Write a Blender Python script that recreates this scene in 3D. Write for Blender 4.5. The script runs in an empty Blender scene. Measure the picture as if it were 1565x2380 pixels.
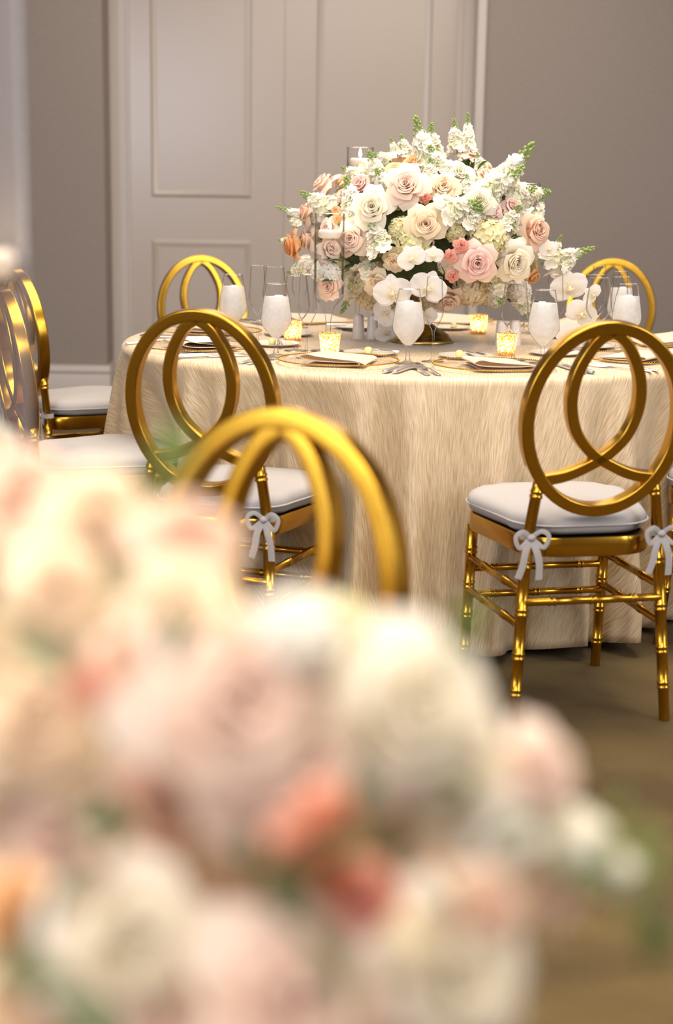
import bpy, math, random
from math import sin, cos, pi, radians, sqrt, atan2
from mathutils import Vector, Matrix, Quaternion

# ------------------------------------------------------------------ camera, world, lights, exposure
scn = bpy.context.scene
COL = scn.collection
scn.view_settings.view_transform = 'Standard'
scn.view_settings.look = 'None'
scn.view_settings.gamma = 1.0
scn.view_settings.use_curve_mapping = False
scn.view_settings.exposure = 0.14
cy = scn.cycles
cy.max_bounces = 12
cy.diffuse_bounces = 4
cy.glossy_bounces = 4
cy.transmission_bounces = 8
cy.transparent_max_bounces = 32
cy.caustics_reflective = False
cy.caustics_refractive = False
cy.sample_clamp_indirect = 4.0
cy.use_denoising = True

cam = bpy.data.cameras.new('camera')
camo = bpy.data.objects.new('camera', cam)
COL.objects.link(camo)
scn.camera = camo
cam.sensor_fit = 'VERTICAL'
cam.sensor_height = 36.0
cam.lens = 3507 / 2380 * 36
cam.clip_start = 0.05
pt, rl = radians(11.98), radians(0.892)
fwd = Vector((0, cos(pt), -sin(pt)))
r0 = Vector((1, 0, 0))
u0 = r0.cross(fwd)
rt = r0 * cos(rl) + u0 * sin(rl)
up = u0 * cos(rl) - r0 * sin(rl)
m = Matrix((rt, up, -fwd)).transposed().to_4x4()
m.translation = Vector((0, 0, 1.225))
camo.matrix_world = m
cam.dof.use_dof = True
cam.dof.focus_distance = 4.3
cam.dof.aperture_fstop = cam.lens / 24.0
cam.dof.aperture_blades = 0

w = bpy.data.worlds.new('world')
scn.world = w
w.use_nodes = True
w.node_tree.nodes['Background'].inputs[0].default_value = (1.0, 0.94, 0.90, 1)
w.node_tree.nodes['Background'].inputs[1].default_value = 0.5


def area(name, loc, target, sx, sy, power, col):
    l = bpy.data.lights.new(name, 'AREA')
    l.shape = 'RECTANGLE'
    l.size = sx
    l.size_y = sy
    l.energy = power
    l.color = col
    o = bpy.data.objects.new(name, l)
    COL.objects.link(o)
    o.location = loc
    o.rotation_euler = (Vector(target) - Vector(loc)).to_track_quat('-Z', 'Y').to_euler()
    return o


WARM = (1.0, 0.895, 0.785)
COOL = (0.78, 0.86, 1.0)
area('ceiling_lamp', (0.4, 4.4, 3.15), (0.4, 4.4, 0), 2.4, 2.4, 150, WARM)
area('ceiling_lamp', (0.2, 0.4, 3.15), (0.2, 0.4, 0), 2.6, 2.2, 132, WARM)
area('ceiling_lamp', (0.0, 7.7, 3.15), (0.0, 7.7, 0), 3.6, 1.0, 40, WARM)
area('window_light', (-3.3, 0.6, 2.0), (0.2, 4.5, 0.7), 1.6, 1.8, 85, COOL)
area('window_light', (-2.2, -2.6, 2.3), (0.2, 4.5, 1.0), 1.3, 1.5, 70, (0.76, 0.80, 1.0))
area('window_light', (3.6, 1.6, 1.9), (0.4, 4.5, 0.7), 1.4, 1.8, 60, COOL)


# ------------------------------------------------------------------ materials
def mat(name):
    m = bpy.data.materials.new(name)
    m.use_nodes = True
    nt = m.node_tree
    nt.nodes.clear()
    out = nt.nodes.new('ShaderNodeOutputMaterial')
    return m, nt, out


def N(nt, t, **kw):
    n = nt.nodes.new(t)
    for k, v in kw.items():
        if k.startswith('i_'):
            n.inputs[k[2:].replace('_', ' ')].default_value = v
        else:
            setattr(n, k, v)
    return n


def c4(c):
    return (c[0], c[1], c[2], 1)


def srgb(r, g, b):
    f = lambda v: (v / 255 / 12.92) if v / 255 <= 0.04045 else ((v / 255 + 0.055) / 1.055) ** 2.4
    return (f(r), f(g), f(b))


def simple(name, col, rough=0.6, metal=0.0, bump=0.0, bscale=80, var=0.0, trans=0.0, spec=0.5, coord='Object', emis=None, est=0):
    m, nt, out = mat(name)
    p = N(nt, 'ShaderNodeBsdfPrincipled')
    p.inputs['Roughness'].default_value = rough
    p.inputs['Metallic'].default_value = metal
    p.inputs['Specular IOR Level'].default_value = spec
    tc = N(nt, 'ShaderNodeTexCoord')
    nz = N(nt, 'ShaderNodeTexNoise')
    nz.inputs['Scale'].default_value = bscale
    nz.inputs['Detail'].default_value = 4
    nt.links.new(tc.outputs[coord], nz.inputs['Vector'])
    if var > 0:
        mx = N(nt, 'ShaderNodeMix', data_type='RGBA')
        mx.inputs[6].default_value = c4([max(0, k * (1 - var)) for k in col])
        mx.inputs[7].default_value = c4([min(1, k * (1 + var)) for k in col])
        nt.links.new(nz.outputs[0], mx.inputs[0])
        nt.links.new(mx.outputs[2], p.inputs['Base Color'])
    else:
        p.inputs['Base Color'].default_value = c4(col)
    if bump > 0:
        b = N(nt, 'ShaderNodeBump')
        b.inputs['Strength'].default_value = bump
        b.inputs['Distance'].default_value = 0.002
        nt.links.new(nz.outputs[0], b.inputs['Height'])
        nt.links.new(b.outputs[0], p.inputs['Normal'])
    if emis:
        p.inputs['Emission Color'].default_value = c4(emis)
        p.inputs['Emission Strength'].default_value = est
    last = p.outputs[0]
    if trans > 0:
        t = N(nt, 'ShaderNodeBsdfTranslucent')
        t.inputs[0].default_value = c4(col)
        ms = N(nt, 'ShaderNodeMixShader')
        ms.inputs[0].default_value = trans
        nt.links.new(last, ms.inputs[1])
        nt.links.new(t.outputs[0], ms.inputs[2])
        last = ms.outputs[0]
    nt.links.new(last, out.inputs[0])
    return m


def petal_mat(name, inner, outer, rad=0.85):
    """petal colour runs from the heart of the bloom to the rim (object space distance from the bloom's centre)"""
    m, nt, out = mat(name)
    tc = N(nt, 'ShaderNodeTexCoord')
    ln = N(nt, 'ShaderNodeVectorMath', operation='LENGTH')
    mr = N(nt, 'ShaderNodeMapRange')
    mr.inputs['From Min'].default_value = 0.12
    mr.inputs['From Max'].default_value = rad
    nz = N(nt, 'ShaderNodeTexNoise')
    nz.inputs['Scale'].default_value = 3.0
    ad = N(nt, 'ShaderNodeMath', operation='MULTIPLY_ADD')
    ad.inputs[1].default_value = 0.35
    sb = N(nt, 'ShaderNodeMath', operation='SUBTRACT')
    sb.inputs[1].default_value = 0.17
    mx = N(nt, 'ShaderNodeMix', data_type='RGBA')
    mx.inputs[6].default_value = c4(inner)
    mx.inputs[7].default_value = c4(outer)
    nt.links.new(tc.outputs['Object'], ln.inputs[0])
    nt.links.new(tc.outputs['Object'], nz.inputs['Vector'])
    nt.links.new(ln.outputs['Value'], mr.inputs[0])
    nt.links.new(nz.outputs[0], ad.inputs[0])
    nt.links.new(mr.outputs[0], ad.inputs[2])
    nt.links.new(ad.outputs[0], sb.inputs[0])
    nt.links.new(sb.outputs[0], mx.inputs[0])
    p = N(nt, 'ShaderNodeBsdfPrincipled')
    p.inputs['Roughness'].default_value = 0.6
    p.inputs['Specular IOR Level'].default_value = 0.3
    p.inputs['Sheen Weight'].default_value = 0.15
    nt.links.new(mx.outputs[2], p.inputs['Base Color'])
    t = N(nt, 'ShaderNodeBsdfTranslucent')
    nt.links.new(mx.outputs[2], t.inputs[0])
    ms = N(nt, 'ShaderNodeMixShader')
    ms.inputs[0].default_value = 0.38
    nt.links.new(p.outputs[0], ms.inputs[1])
    nt.links.new(t.outputs[0], ms.inputs[2])
    nt.links.new(ms.outputs[0], out.inputs[0])
    return m


def glass_mat(name, tint=(1, 1, 1), edge=0.5, rough=0.02, blend=0.25, dark=0.0):
    m, nt, out = mat(name)
    t = N(nt, 'ShaderNodeBsdfTransparent')
    lw = N(nt, 'ShaderNodeLayerWeight')
    lw.inputs[0].default_value = blend
    tcr = N(nt, 'ShaderNodeMix', data_type='RGBA')
    tcr.inputs[6].default_value = c4(tint)
    tcr.inputs[7].default_value = c4([k * (1 - dark) for k in tint])
    nt.links.new(lw.outputs['Facing'], tcr.inputs[0])
    nt.links.new(tcr.outputs[2], t.inputs[0])
    g = N(nt, 'ShaderNodeBsdfGlossy')
    g.inputs['Roughness'].default_value = rough
    mu = N(nt, 'ShaderNodeMath', operation='MULTIPLY')
    mu.inputs[1].default_value = edge
    nt.links.new(lw.outputs['Fresnel'], mu.inputs[0])
    ms = N(nt, 'ShaderNodeMixShader')
    nt.links.new(mu.outputs[0], ms.inputs[0])
    nt.links.new(t.outputs[0], ms.inputs[1])
    nt.links.new(g.outputs[0], ms.inputs[2])
    nt.links.new(ms.outputs[0], out.inputs[0])
    return m


M = {}
M['gold'] = simple('gold_metal', (0.52, 0.285, 0.030), 0.22, 1.0, 0.06, 30, 0.12)
M['brass'] = simple('antique_brass', (0.44, 0.31, 0.10), 0.3, 1.0, 0.1, 40, 0.2)
M['silver'] = simple('polished_steel', (0.86, 0.86, 0.90), 0.25, 1.0)
M['cushion'] = simple('ivory_cotton', (0.385, 0.355, 0.335), 0.9, 0, 0.25, 60, 0.02)
M['napkin'] = simple('cream_linen', (0.84, 0.72, 0.58), 0.9, 0, 0.2, 900, 0.02, trans=0.42)
M['card'] = simple('white_card', (0.62, 0.60, 0.58), 0.7)
M['ink'] = simple('grey_ink', (0.25, 0.25, 0.27), 0.7)
M['china'] = simple('cream_china', (0.66, 0.60, 0.50), 0.18)
M['shaker'] = simple('white_porcelain', (0.76, 0.69, 0.62), 0.25)
M['butter'] = simple('butter', (0.86, 0.78, 0.36), 0.45, trans=0.2)
M['candle'] = simple('white_wax', (0.93, 0.86, 0.76), 0.5, trans=0.35)
M['flame'] = simple('candle_flame', (1, 0.8, 0.4), 0.5, emis=(1.0, 0.72, 0.36), est=28)
M['leaf'] = simple('dark_leaf', (0.05, 0.095, 0.018), 0.35, 0, 0.3, 40, 0.3, trans=0.2)
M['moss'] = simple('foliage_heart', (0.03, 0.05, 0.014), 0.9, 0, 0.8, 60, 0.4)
M['bud'] = simple('green_bud', (0.27, 0.38, 0.10), 0.5, 0, 0, 20, 0.3, trans=0.2)
M['stem'] = simple('flower_stem', (0.30, 0.42, 0.09), 0.5, trans=0.15)
M['lip'] = simple('orchid_lip', (0.85, 0.42, 0.03), 0.5)
M['glass'] = glass_mat('clear_glass', (0.99, 0.99, 0.99), 0.7, 0.03, 0.12, 0.06)
M['stemglass'] = glass_mat('stem_glass', (0.985, 0.985, 0.985), 0.8, 0.08, 0.25, 0.06)
M['vaseglass'] = glass_mat('vase_glass', (0.99, 0.99, 0.995), 0.5, 0.03, 0.12, 0.04)
M['chargerglass'] = glass_mat('charger_glass', (0.99, 0.985, 0.98), 0.3, 0.06, 0.2, 0.02)
M['water'] = glass_mat('vase_water', (0.985, 0.985, 0.98), 0.3, 0.02, 0.1, 0.04)

def light_haze():  # lavender light on the near vase, put into the glass as a pale colour
    m, nt, out = mat('light_haze_glass')
    tr = N(nt, 'ShaderNodeBsdfTransparent')
    df = N(nt, 'ShaderNodeBsdfDiffuse')
    df.inputs[0].default_value = (0.86, 0.85, 0.95, 1)
    tl = N(nt, 'ShaderNodeBsdfTranslucent')
    tl.inputs[0].default_value = (0.86, 0.85, 0.95, 1)
    a = N(nt, 'ShaderNodeMixShader')
    a.inputs[0].default_value = 0.5
    b = N(nt, 'ShaderNodeMixShader')
    b.inputs[0].default_value = 0.07
    nt.links.new(df.outputs[0], a.inputs[1])
    nt.links.new(tl.outputs[0], a.inputs[2])
    nt.links.new(tr.outputs[0], b.inputs[1])
    nt.links.new(a.outputs[0], b.inputs[2])
    nt.links.new(b.outputs[0], out.inputs[0])
    return m


M['light_haze'] = light_haze()
P = {}
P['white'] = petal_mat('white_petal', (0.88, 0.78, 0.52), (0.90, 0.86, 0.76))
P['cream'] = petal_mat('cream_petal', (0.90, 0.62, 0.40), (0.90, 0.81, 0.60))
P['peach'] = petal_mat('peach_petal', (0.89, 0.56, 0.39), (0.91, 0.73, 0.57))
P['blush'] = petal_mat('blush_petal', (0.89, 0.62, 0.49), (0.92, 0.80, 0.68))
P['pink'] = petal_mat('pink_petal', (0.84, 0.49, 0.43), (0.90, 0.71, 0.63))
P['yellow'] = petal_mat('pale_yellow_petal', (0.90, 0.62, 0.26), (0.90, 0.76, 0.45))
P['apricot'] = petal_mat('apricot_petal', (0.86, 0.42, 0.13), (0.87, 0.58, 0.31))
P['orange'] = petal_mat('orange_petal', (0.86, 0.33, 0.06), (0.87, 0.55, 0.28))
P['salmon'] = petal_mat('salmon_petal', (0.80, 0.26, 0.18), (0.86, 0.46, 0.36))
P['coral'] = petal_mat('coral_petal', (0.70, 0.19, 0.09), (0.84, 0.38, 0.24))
P['greencream'] = petal_mat('green_cream_petal', (0.70, 0.66, 0.30), (0.84, 0.79, 0.52), 1.3)
P['stockwhite'] = petal_mat('snow_petal', (0.74, 0.76, 0.44), (0.93, 0.90, 0.82), 0.5)
P['orchid'] = petal_mat('orchid_petal', (0.88, 0.82, 0.62), (0.90, 0.87, 0.83), 0.6)


def wallpaper():
    m, nt, out = mat('woven_wallcovering')
    tc = N(nt, 'ShaderNodeTexCoord')
    mp = N(nt, 'ShaderNodeMapping')
    mp.inputs['Scale'].default_value = (300, 300, 60)
    mp2 = N(nt, 'ShaderNodeMapping')
    mp2.inputs['Scale'].default_value = (90, 90, 260)
    n1 = N(nt, 'ShaderNodeTexNoise')
    n2 = N(nt, 'ShaderNodeTexNoise')
    for n_ in (n1, n2):
        n_.inputs['Scale'].default_value = 1
        n_.inputs['Detail'].default_value = 3
    nt.links.new(tc.outputs['Object'], mp.inputs[0])
    nt.links.new(tc.outputs['Object'], mp2.inputs[0])
    nt.links.new(mp.outputs[0], n1.inputs['Vector'])
    nt.links.new(mp2.outputs[0], n2.inputs['Vector'])
    mu = N(nt, 'ShaderNodeMath', operation='ADD')
    nt.links.new(n1.outputs[0], mu.inputs[0])
    nt.links.new(n2.outputs[0], mu.inputs[1])
    mr = N(nt, 'ShaderNodeMapRange')
    mr.inputs['From Min'].default_value = 0.7
    mr.inputs['From Max'].default_value = 1.3
    nt.links.new(mu.outputs[0], mr.inputs[0])
    mx = N(nt, 'ShaderNodeMix', data_type='RGBA')
    mx.inputs[6].default_value = c4((0.245, 0.200, 0.172))
    mx.inputs[7].default_value = c4((0.355, 0.305, 0.270))
    nt.links.new(mr.outputs[0], mx.inputs[0])
    p = N(nt, 'ShaderNodeBsdfPrincipled')
    p.inputs['Roughness'].default_value = 0.75
    b = N(nt, 'ShaderNodeBump')
    b.inputs['Strength'].default_value = 0.3
    b.inputs['Distance'].default_value = 0.001
    nt.links.new(mu.outputs[0], b.inputs['Height'])
    nt.links.new(b.outputs[0], p.inputs['Normal'])
    nt.links.new(mx.outputs[2], p.inputs['Base Color'])
    nt.links.new(p.outputs[0], out.inputs[0])
    return m


def carpet():
    m, nt, out = mat('olive_carpet')
    tc = N(nt, 'ShaderNodeTexCoord')
    n1 = N(nt, 'ShaderNodeTexNoise')
    n1.inputs['Scale'].default_value = 2.2
    n1.inputs['Detail'].default_value = 5
    n1.inputs['Distortion'].default_value = 0.3
    mp = N(nt, 'ShaderNodeMapping')
    mp.inputs['Scale'].default_value = (1, 1.5, 1)
    mp.inputs['Rotation'].default_value = (0, 0, 0.5)
    nt.links.new(tc.outputs['Object'], mp.inputs[0])
    nt.links.new(mp.outputs[0], n1.inputs['Vector'])
    n2 = N(nt, 'ShaderNodeTexNoise')
    n2.inputs['Scale'].default_value = 260
    n2.inputs['Detail'].default_value = 2
    nt.links.new(tc.outputs['Object'], n2.inputs['Vector'])
    cr = N(nt, 'ShaderNodeValToRGB')
    cr.color_ramp.elements[0].position = 0.34
    cr.color_ramp.elements[0].color = c4((0.076, 0.046, 0.011))
    cr.color_ramp.elements[1].position = 0.66
    cr.color_ramp.elements[1].color = c4((0.142, 0.092, 0.028))
    nt.links.new(n1.outputs[0], cr.inputs[0])
    mx = N(nt, 'ShaderNodeMix', data_type='RGBA', blend_type='MULTIPLY')
    mx.inputs[0].default_value = 0.6
    mr = N(nt, 'ShaderNodeMapRange')
    mr.inputs['From Min'].default_value = 0.3
    mr.inputs['From Max'].default_value = 0.7
    mr.inputs['To Min'].default_value = 0.55
    mr.inputs['To Max'].default_value = 1.25
    nt.links.new(n2.outputs[0], mr.inputs[0])
    nt.links.new(cr.outputs[0], mx.inputs[6])
    nt.links.new(mr.outputs[0], mx.inputs[7])
    p = N(nt, 'ShaderNodeBsdfPrincipled')
    p.inputs['Roughness'].default_value = 0.95
    b = N(nt, 'ShaderNodeBump')
    b.inputs['Strength'].default_value = 0.7
    b.inputs['Distance'].default_value = 0.004
    nt.links.new(n2.outputs[0], b.inputs['Height'])
    nt.links.new(b.outputs[0], p.inputs['Normal'])
    nt.links.new(mx.outputs[2], p.inputs['Base Color'])
    nt.links.new(p.outputs[0], out.inputs[0])
    return m


def crinkle():
    """champagne crinkle satin; the streaks run along one direction of the flat cloth (UV = flat cloth in metres)"""
    m, nt, out = mat('champagne_crinkle_cloth')
    uv = N(nt, 'ShaderNodeUVMap')
    nd = N(nt, 'ShaderNodeTexNoise')
    nd.inputs['Scale'].default_value = 7
    nd.inputs['Detail'].default_value = 1
    sub = N(nt, 'ShaderNodeVectorMath', operation='SUBTRACT')
    sub.inputs[1].default_value = (0.5, 0.5, 0.5)
    sc = N(nt, 'ShaderNodeVectorMath', operation='SCALE')
    sc.inputs['Scale'].default_value = 0.022
    ad = N(nt, 'ShaderNodeVectorMath', operation='ADD')
    nt.links.new(uv.outputs[0], nd.inputs['Vector'])
    nt.links.new(nd.outputs['Color'], sub.inputs[0])
    nt.links.new(sub.outputs[0], sc.inputs[0])
    nt.links.new(sc.outputs[0], ad.inputs[0])
    nt.links.new(uv.outputs[0], ad.inputs[1])
    mp = N(nt, 'ShaderNodeMapping')
    mp.inputs['Scale'].default_value = (340, 18, 1)
    mp.inputs['Rotation'].default_value = (0, 0, 0.06)
    nt.links.new(ad.outputs[0], mp.inputs[0])
    n1 = N(nt, 'ShaderNodeTexNoise')
    n1.inputs['Scale'].default_value = 1
    n1.inputs['Detail'].default_value = 3
    n1.inputs['Distortion'].default_value = 0.4
    nt.links.new(mp.outputs[0], n1.inputs['Vector'])
    cr = N(nt, 'ShaderNodeValToRGB')
    cr.color_ramp.elements[0].position = 0.33
    cr.color_ramp.elements[0].color = c4((0.50, 0.335, 0.165))
    cr.color_ramp.elements[1].position = 0.66
    cr.color_ramp.elements[1].color = c4((0.76, 0.60, 0.39))
    nt.links.new(n1.outputs[0], cr.inputs[0])
    p = N(nt, 'ShaderNodeBsdfPrincipled')
    p.inputs['Roughness'].default_value = 0.42
    p.inputs['Specular IOR Level'].default_value = 0.6
    p.inputs['Sheen Weight'].default_value = 0.25
    p.inputs['Sheen Roughness'].default_value = 0.4
    b = N(nt, 'ShaderNodeBump')
    b.inputs['Strength'].default_value = 0.4
    b.inputs['Distance'].default_value = 0.004
    nt.links.new(n1.outputs[0], b.inputs['Height'])
    nt.links.new(b.outputs[0], p.inputs['Normal'])
    nt.links.new(cr.outputs[0], p.inputs['Base Color'])
    nt.links.new(p.outputs[0], out.inputs[0])
    return m


def frost():
    m, nt, out = mat('iced_water')
    tc = N(nt, 'ShaderNodeTexCoord')
    nz = N(nt, 'ShaderNodeTexNoise')
    nz.inputs['Scale'].default_value = 38
    nz.inputs['Detail'].default_value = 3
    nt.links.new(tc.outputs['Object'], nz.inputs['Vector'])
    n2 = N(nt, 'ShaderNodeTexNoise')
    n2.inputs['Scale'].default_value = 900
    nt.links.new(tc.outputs['Object'], n2.inputs['Vector'])
    p = N(nt, 'ShaderNodeBsdfPrincipled')
    p.inputs['Base Color'].default_value = (0.95, 0.95, 0.95, 1)
    p.inputs['Roughness'].default_value = 0.3
    b = N(nt, 'ShaderNodeBump')
    b.inputs['Strength'].default_value = 0.3
    b.inputs['Distance'].default_value = 0.002
    nt.links.new(n2.outputs[0], b.inputs['Height'])
    nt.links.new(b.outputs[0], p.inputs['Normal'])
    tl = N(nt, 'ShaderNodeBsdfTranslucent')
    tl.inputs[0].default_value = (0.95, 0.94, 0.92, 1)
    m1 = N(nt, 'ShaderNodeMixShader')
    m1.inputs[0].default_value = 0.55
    nt.links.new(p.outputs[0], m1.inputs[1])
    nt.links.new(tl.outputs[0], m1.inputs[2])
    tr = N(nt, 'ShaderNodeBsdfTransparent')
    mr = N(nt, 'ShaderNodeMapRange')
    mr.inputs['From Min'].default_value = 0.35
    mr.inputs['From Max'].default_value = 0.7
    mr.inputs['To Min'].default_value = 0.62
    mr.inputs['To Max'].default_value = 0.85
    nt.links.new(nz.outputs[0], mr.inputs[0])
    m2 = N(nt, 'ShaderNodeMixShader')
    nt.links.new(mr.outputs[0], m2.inputs[0])
    nt.links.new(tr.outputs[0], m2.inputs[1])
    nt.links.new(m1.outputs[0], m2.inputs[2])
    nt.links.new(m2.outputs[0], out.inputs[0])
    return m


def mercury():
    """speckled gold mercury glass: flecks of gold film between clear amber gaps that let the flame through"""
    m, nt, out = mat('mercury_glass')
    tc = N(nt, 'ShaderNodeTexCoord')
    nz = N(nt, 'ShaderNodeTexNoise')
    nz.inputs['Scale'].default_value = 170
    nz.inputs['Detail'].default_value = 3
    nz.inputs['Roughness'].default_value = 0.6
    nt.links.new(tc.outputs['Object'], nz.inputs['Vector'])
    cr = N(nt, 'ShaderNodeValToRGB')
    cr.color_ramp.elements[0].position = 0.47
    cr.color_ramp.elements[1].position = 0.54
    nt.links.new(nz.outputs[0], cr.inputs[0])
    tl = N(nt, 'ShaderNodeBsdfTranslucent')
    tl.inputs[0].default_value = (1.0, 0.84, 0.50, 1)
    tr = N(nt, 'ShaderNodeBsdfTransparent')
    tr.inputs[0].default_value = (1.0, 0.88, 0.6, 1)
    a = N(nt, 'ShaderNodeMixShader')
    a.inputs[0].default_value = 0.3
    nt.links.new(tl.outputs[0], a.inputs[1])
    nt.links.new(tr.outputs[0], a.inputs[2])
    g = N(nt, 'ShaderNodeBsdfPrincipled')
    g.inputs['Base Color'].default_value = (0.75, 0.45, 0.10, 1)
    g.inputs['Metallic'].default_value = 0.8
    g.inputs['Roughness'].default_value = 0.25
    t2 = N(nt, 'ShaderNodeBsdfTranslucent')
    t2.inputs[0].default_value = (0.80, 0.30, 0.03, 1)
    g2 = N(nt, 'ShaderNodeMixShader')
    g2.inputs[0].default_value = 0.38
    nt.links.new(g.outputs[0], g2.inputs[1])
    nt.links.new(t2.outputs[0], g2.inputs[2])
    ms = N(nt, 'ShaderNodeMixShader')
    nt.links.new(cr.outputs[0], ms.inputs[0])
    nt.links.new(a.outputs[0], ms.inputs[1])
    nt.links.new(g2.outputs[0], ms.inputs[2])
    nt.links.new(ms.outputs[0], out.inputs[0])
    return m


M['wall'] = wallpaper()
M['carpet'] = carpet()
M['cloth'] = crinkle()
M['frost'] = frost()
M['mercury'] = mercury()
M['door'] = simple('door_paint', (0.50, 0.43, 0.37), 0.24, 0, 0.06, 9, 0.01)
M['trimpaint'] = simple('trim_paint', (0.56, 0.50, 0.45), 0.4, 0, 0.05, 20)
M['ceiling'] = simple('ceiling_paint', (0.70, 0.66, 0.60), 0.9, 0, 0.1, 30)
M['plainwall'] = simple('side_wall_paint', (0.42, 0.36, 0.31), 0.8, 0, 0.1, 60)
M['wood'] = simple('table_plywood', (0.35, 0.24, 0.14), 0.6, 0, 0.2, 30, 0.2)


# ------------------------------------------------------------------ geometry helpers
class MB:
    def __init__(s):
        s.v = []
        s.f = []

    def grid(s, rows, closed_u=False, closed_v=False):
        """rows: list of equally long lists of points"""
        b = len(s.v)
        nr, nc = len(rows), len(rows[0])
        for r in rows:
            s.v.extend([tuple(p) for p in r])
        for i in range(nr if closed_v else nr - 1):
            for j in range(nc if closed_u else nc - 1):
                i2, j2 = (i + 1) % nr, (j + 1) % nc
                s.f.append((b + i * nc + j, b + i * nc + j2, b + i2 * nc + j2, b + i2 * nc + j))
        return s

    def fan(s, ring, flip=False):
        b = len(s.v)
        n = len(ring)
        c = Vector((0, 0, 0))
        for p in ring:
            c += Vector(p)
        c /= n
        s.v.extend([tuple(p) for p in ring])
        s.v.append(tuple(c))
        for j in range(n):
            t = (b + j, b + (j + 1) % n, b + n)
            s.f.append(t[::-1] if flip else t)
        return s

    def box(s, x0, x1, y0, y1, z0, z1):
        b = len(s.v)
        s.v += [(x, y, z) for z in (z0, z1) for y in (y0, y1) for x in (x0, x1)]
        s.f += [(b + a, b + c, b + d, b + e) for a, c, d, e in
                ((0, 2, 3, 1), (4, 5, 7, 6), (0, 1, 5, 4), (2, 6, 7, 3), (0, 4, 6, 2), (1, 3, 7, 5))]
        return s

    def lathe(s, prof, n=32, cx=0, cy=0, cz=0, cap0=False, cap1=False):
        rows = [[(cx + r * cos(2 * pi * k / n), cy + r * sin(2 * pi * k / n), cz + z) for k in range(n)] for r, z in prof]
        s.grid(rows, closed_u=True)
        if cap0:
            s.fan(rows[0], True)
        if cap1:
            s.fan(rows[-1])
        return s

    def tube(s, pts, rad, n=10, cap=True):
        pts = [Vector(p) for p in pts]
        if not hasattr(rad, '__len__'):
            rad = [rad] * len(pts)
        rows = []
        prev = None
        for i, p in enumerate(pts):
            t = (pts[min(i + 1, len(pts) - 1)] - pts[max(i - 1, 0)])
            if t.length < 1e-9:
                t = Vector((0, 0, 1))
            t.normalize()
            a = prev if prev is not None else (Vector((0, 0, 1)) if abs(t.z) < 0.9 else Vector((1, 0, 0)))
            a = (a - t * a.dot(t))
            a.normalize()
            prev = a
            b = t.cross(a)
            rows.append([p + (a * cos(2 * pi * k / n) + b * sin(2 * pi * k / n)) * rad[i] for k in range(n)])
        s.grid(rows, closed_u=True)
        if cap:
            s.fan(rows[0], True)
            s.fan(rows[-1])
        return s

    def mesh(s, name, mt, smooth=True):
        me = bpy.data.meshes.new(name)
        me.from_pydata(s.v, [], s.f)
        if smooth:
            me.polygons.foreach_set('use_smooth', [True] * len(me.polygons))
        me.materials.append(mt)
        me.update()
        return me

    def obj(s, name, mt, parent=None, smooth=True):
        return link(name, s.mesh(name, mt, smooth), parent)


def link(name, data, parent=None):
    o = bpy.data.objects.new(name, data)
    COL.objects.link(o)
    if parent:
        o.parent = parent
    return o


def tag(o, label=None, cat=None, group=None, kind=None):
    if label:
        o['label'] = label
    if cat:
        o['category'] = cat
    if group:
        o['group'] = group
    if kind:
        o['kind'] = kind
    return o


def empty(name, loc=(0, 0, 0), rz=0.0, label=None, cat=None, group=None):
    o = bpy.data.objects.new(name, None)
    o.empty_display_size = 0.05
    COL.objects.link(o)
    o.location = loc
    o.rotation_euler = (0, 0, rz)
    return tag(o, label, cat, group)


def copy_tree(o, parent=None):
    kids = list(o.children)
    c = o.copy()
    COL.objects.link(c)
    if parent:
        c.parent = parent
    for k in kids:
        copy_tree(k, c)
    return c


def sharp(o, ang=35):
    me = o.data
    me.polygons.foreach_set('use_smooth', [True] * len(me.polygons))
    me.set_sharp_from_angle(angle=radians(ang))
    return o


# ------------------------------------------------------------------ the setting
ZC = 3.2
XL, XR, YB, YW = -3.6, 4.0, -3.0, 8.9
NX0, NX1, ND = -1.368, 0.79, 0.30      # door niche


def structure(o):
    return tag(o, kind='structure')


structure(MB().box(XL - .1, XR + .1, YB - .1, YW + .6, -0.08, 0.0).obj('floor', M['carpet'], smooth=False))
structure(MB().box(XL - .1, XR + .1, YB - .1, YW + .6, ZC, ZC + 0.08).obj('ceiling', M['ceiling'], smooth=False))
wb = MB().box(XL, NX0, YW, YW + .5, 0, ZC).box(NX1, XR, YW, YW + .5, 0, ZC).box(NX0, NX1, YW + ND, YW + .5, 0, ZC)
structure(wb.obj('wall_back', M['wall'], smooth=False))
structure(MB().box(XL - .1, XL, YB, YW + .5, 0, ZC).obj('wall_left', M['plainwall'], smooth=False))
structure(MB().box(XR, XR + .1, YB, YW + .5, 0, ZC).obj('wall_right', M['plainwall'], smooth=False))
structure(MB().box(XL, XR, YB - .1, YB, 0, ZC).obj('wall_front', M['plainwall'], smooth=False))


def baseboard(name, x0, x1, y):
    # profile: plinth, cove and cap
    pr = [(0.0, 0.0), (-0.018, 0.0), (-0.018, 0.135), (-0.014, 0.150), (-0.022, 0.165), (-0.020, 0.180), (-0.010, 0.196), (0.0, 0.200)]
    mb = MB().grid([[(x0, y + d, z) for d, z in pr], [(x1, y + d, z) for d, z in pr]])
    mb.fan([(x0, y + d, z) for d, z in pr]).fan([(x1, y + d, z) for d, z in pr], True)
    return structure(sharp(mb.obj(name, M['trimpaint'])))


baseboard('baseboard_left', XL, NX0 + 0.018, YW)
baseboard('baseboard_right', NX1, XR, YW)
# baseboard on the left return of the niche
structure(MB().box(NX0, NX0 + .018, YW, YW + ND, 0, 0.16).box(NX0, NX0 + .012, YW, YW + ND, 0.16, 0.2).obj('baseboard_return', M['trimpaint'], smooth=False))

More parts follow.
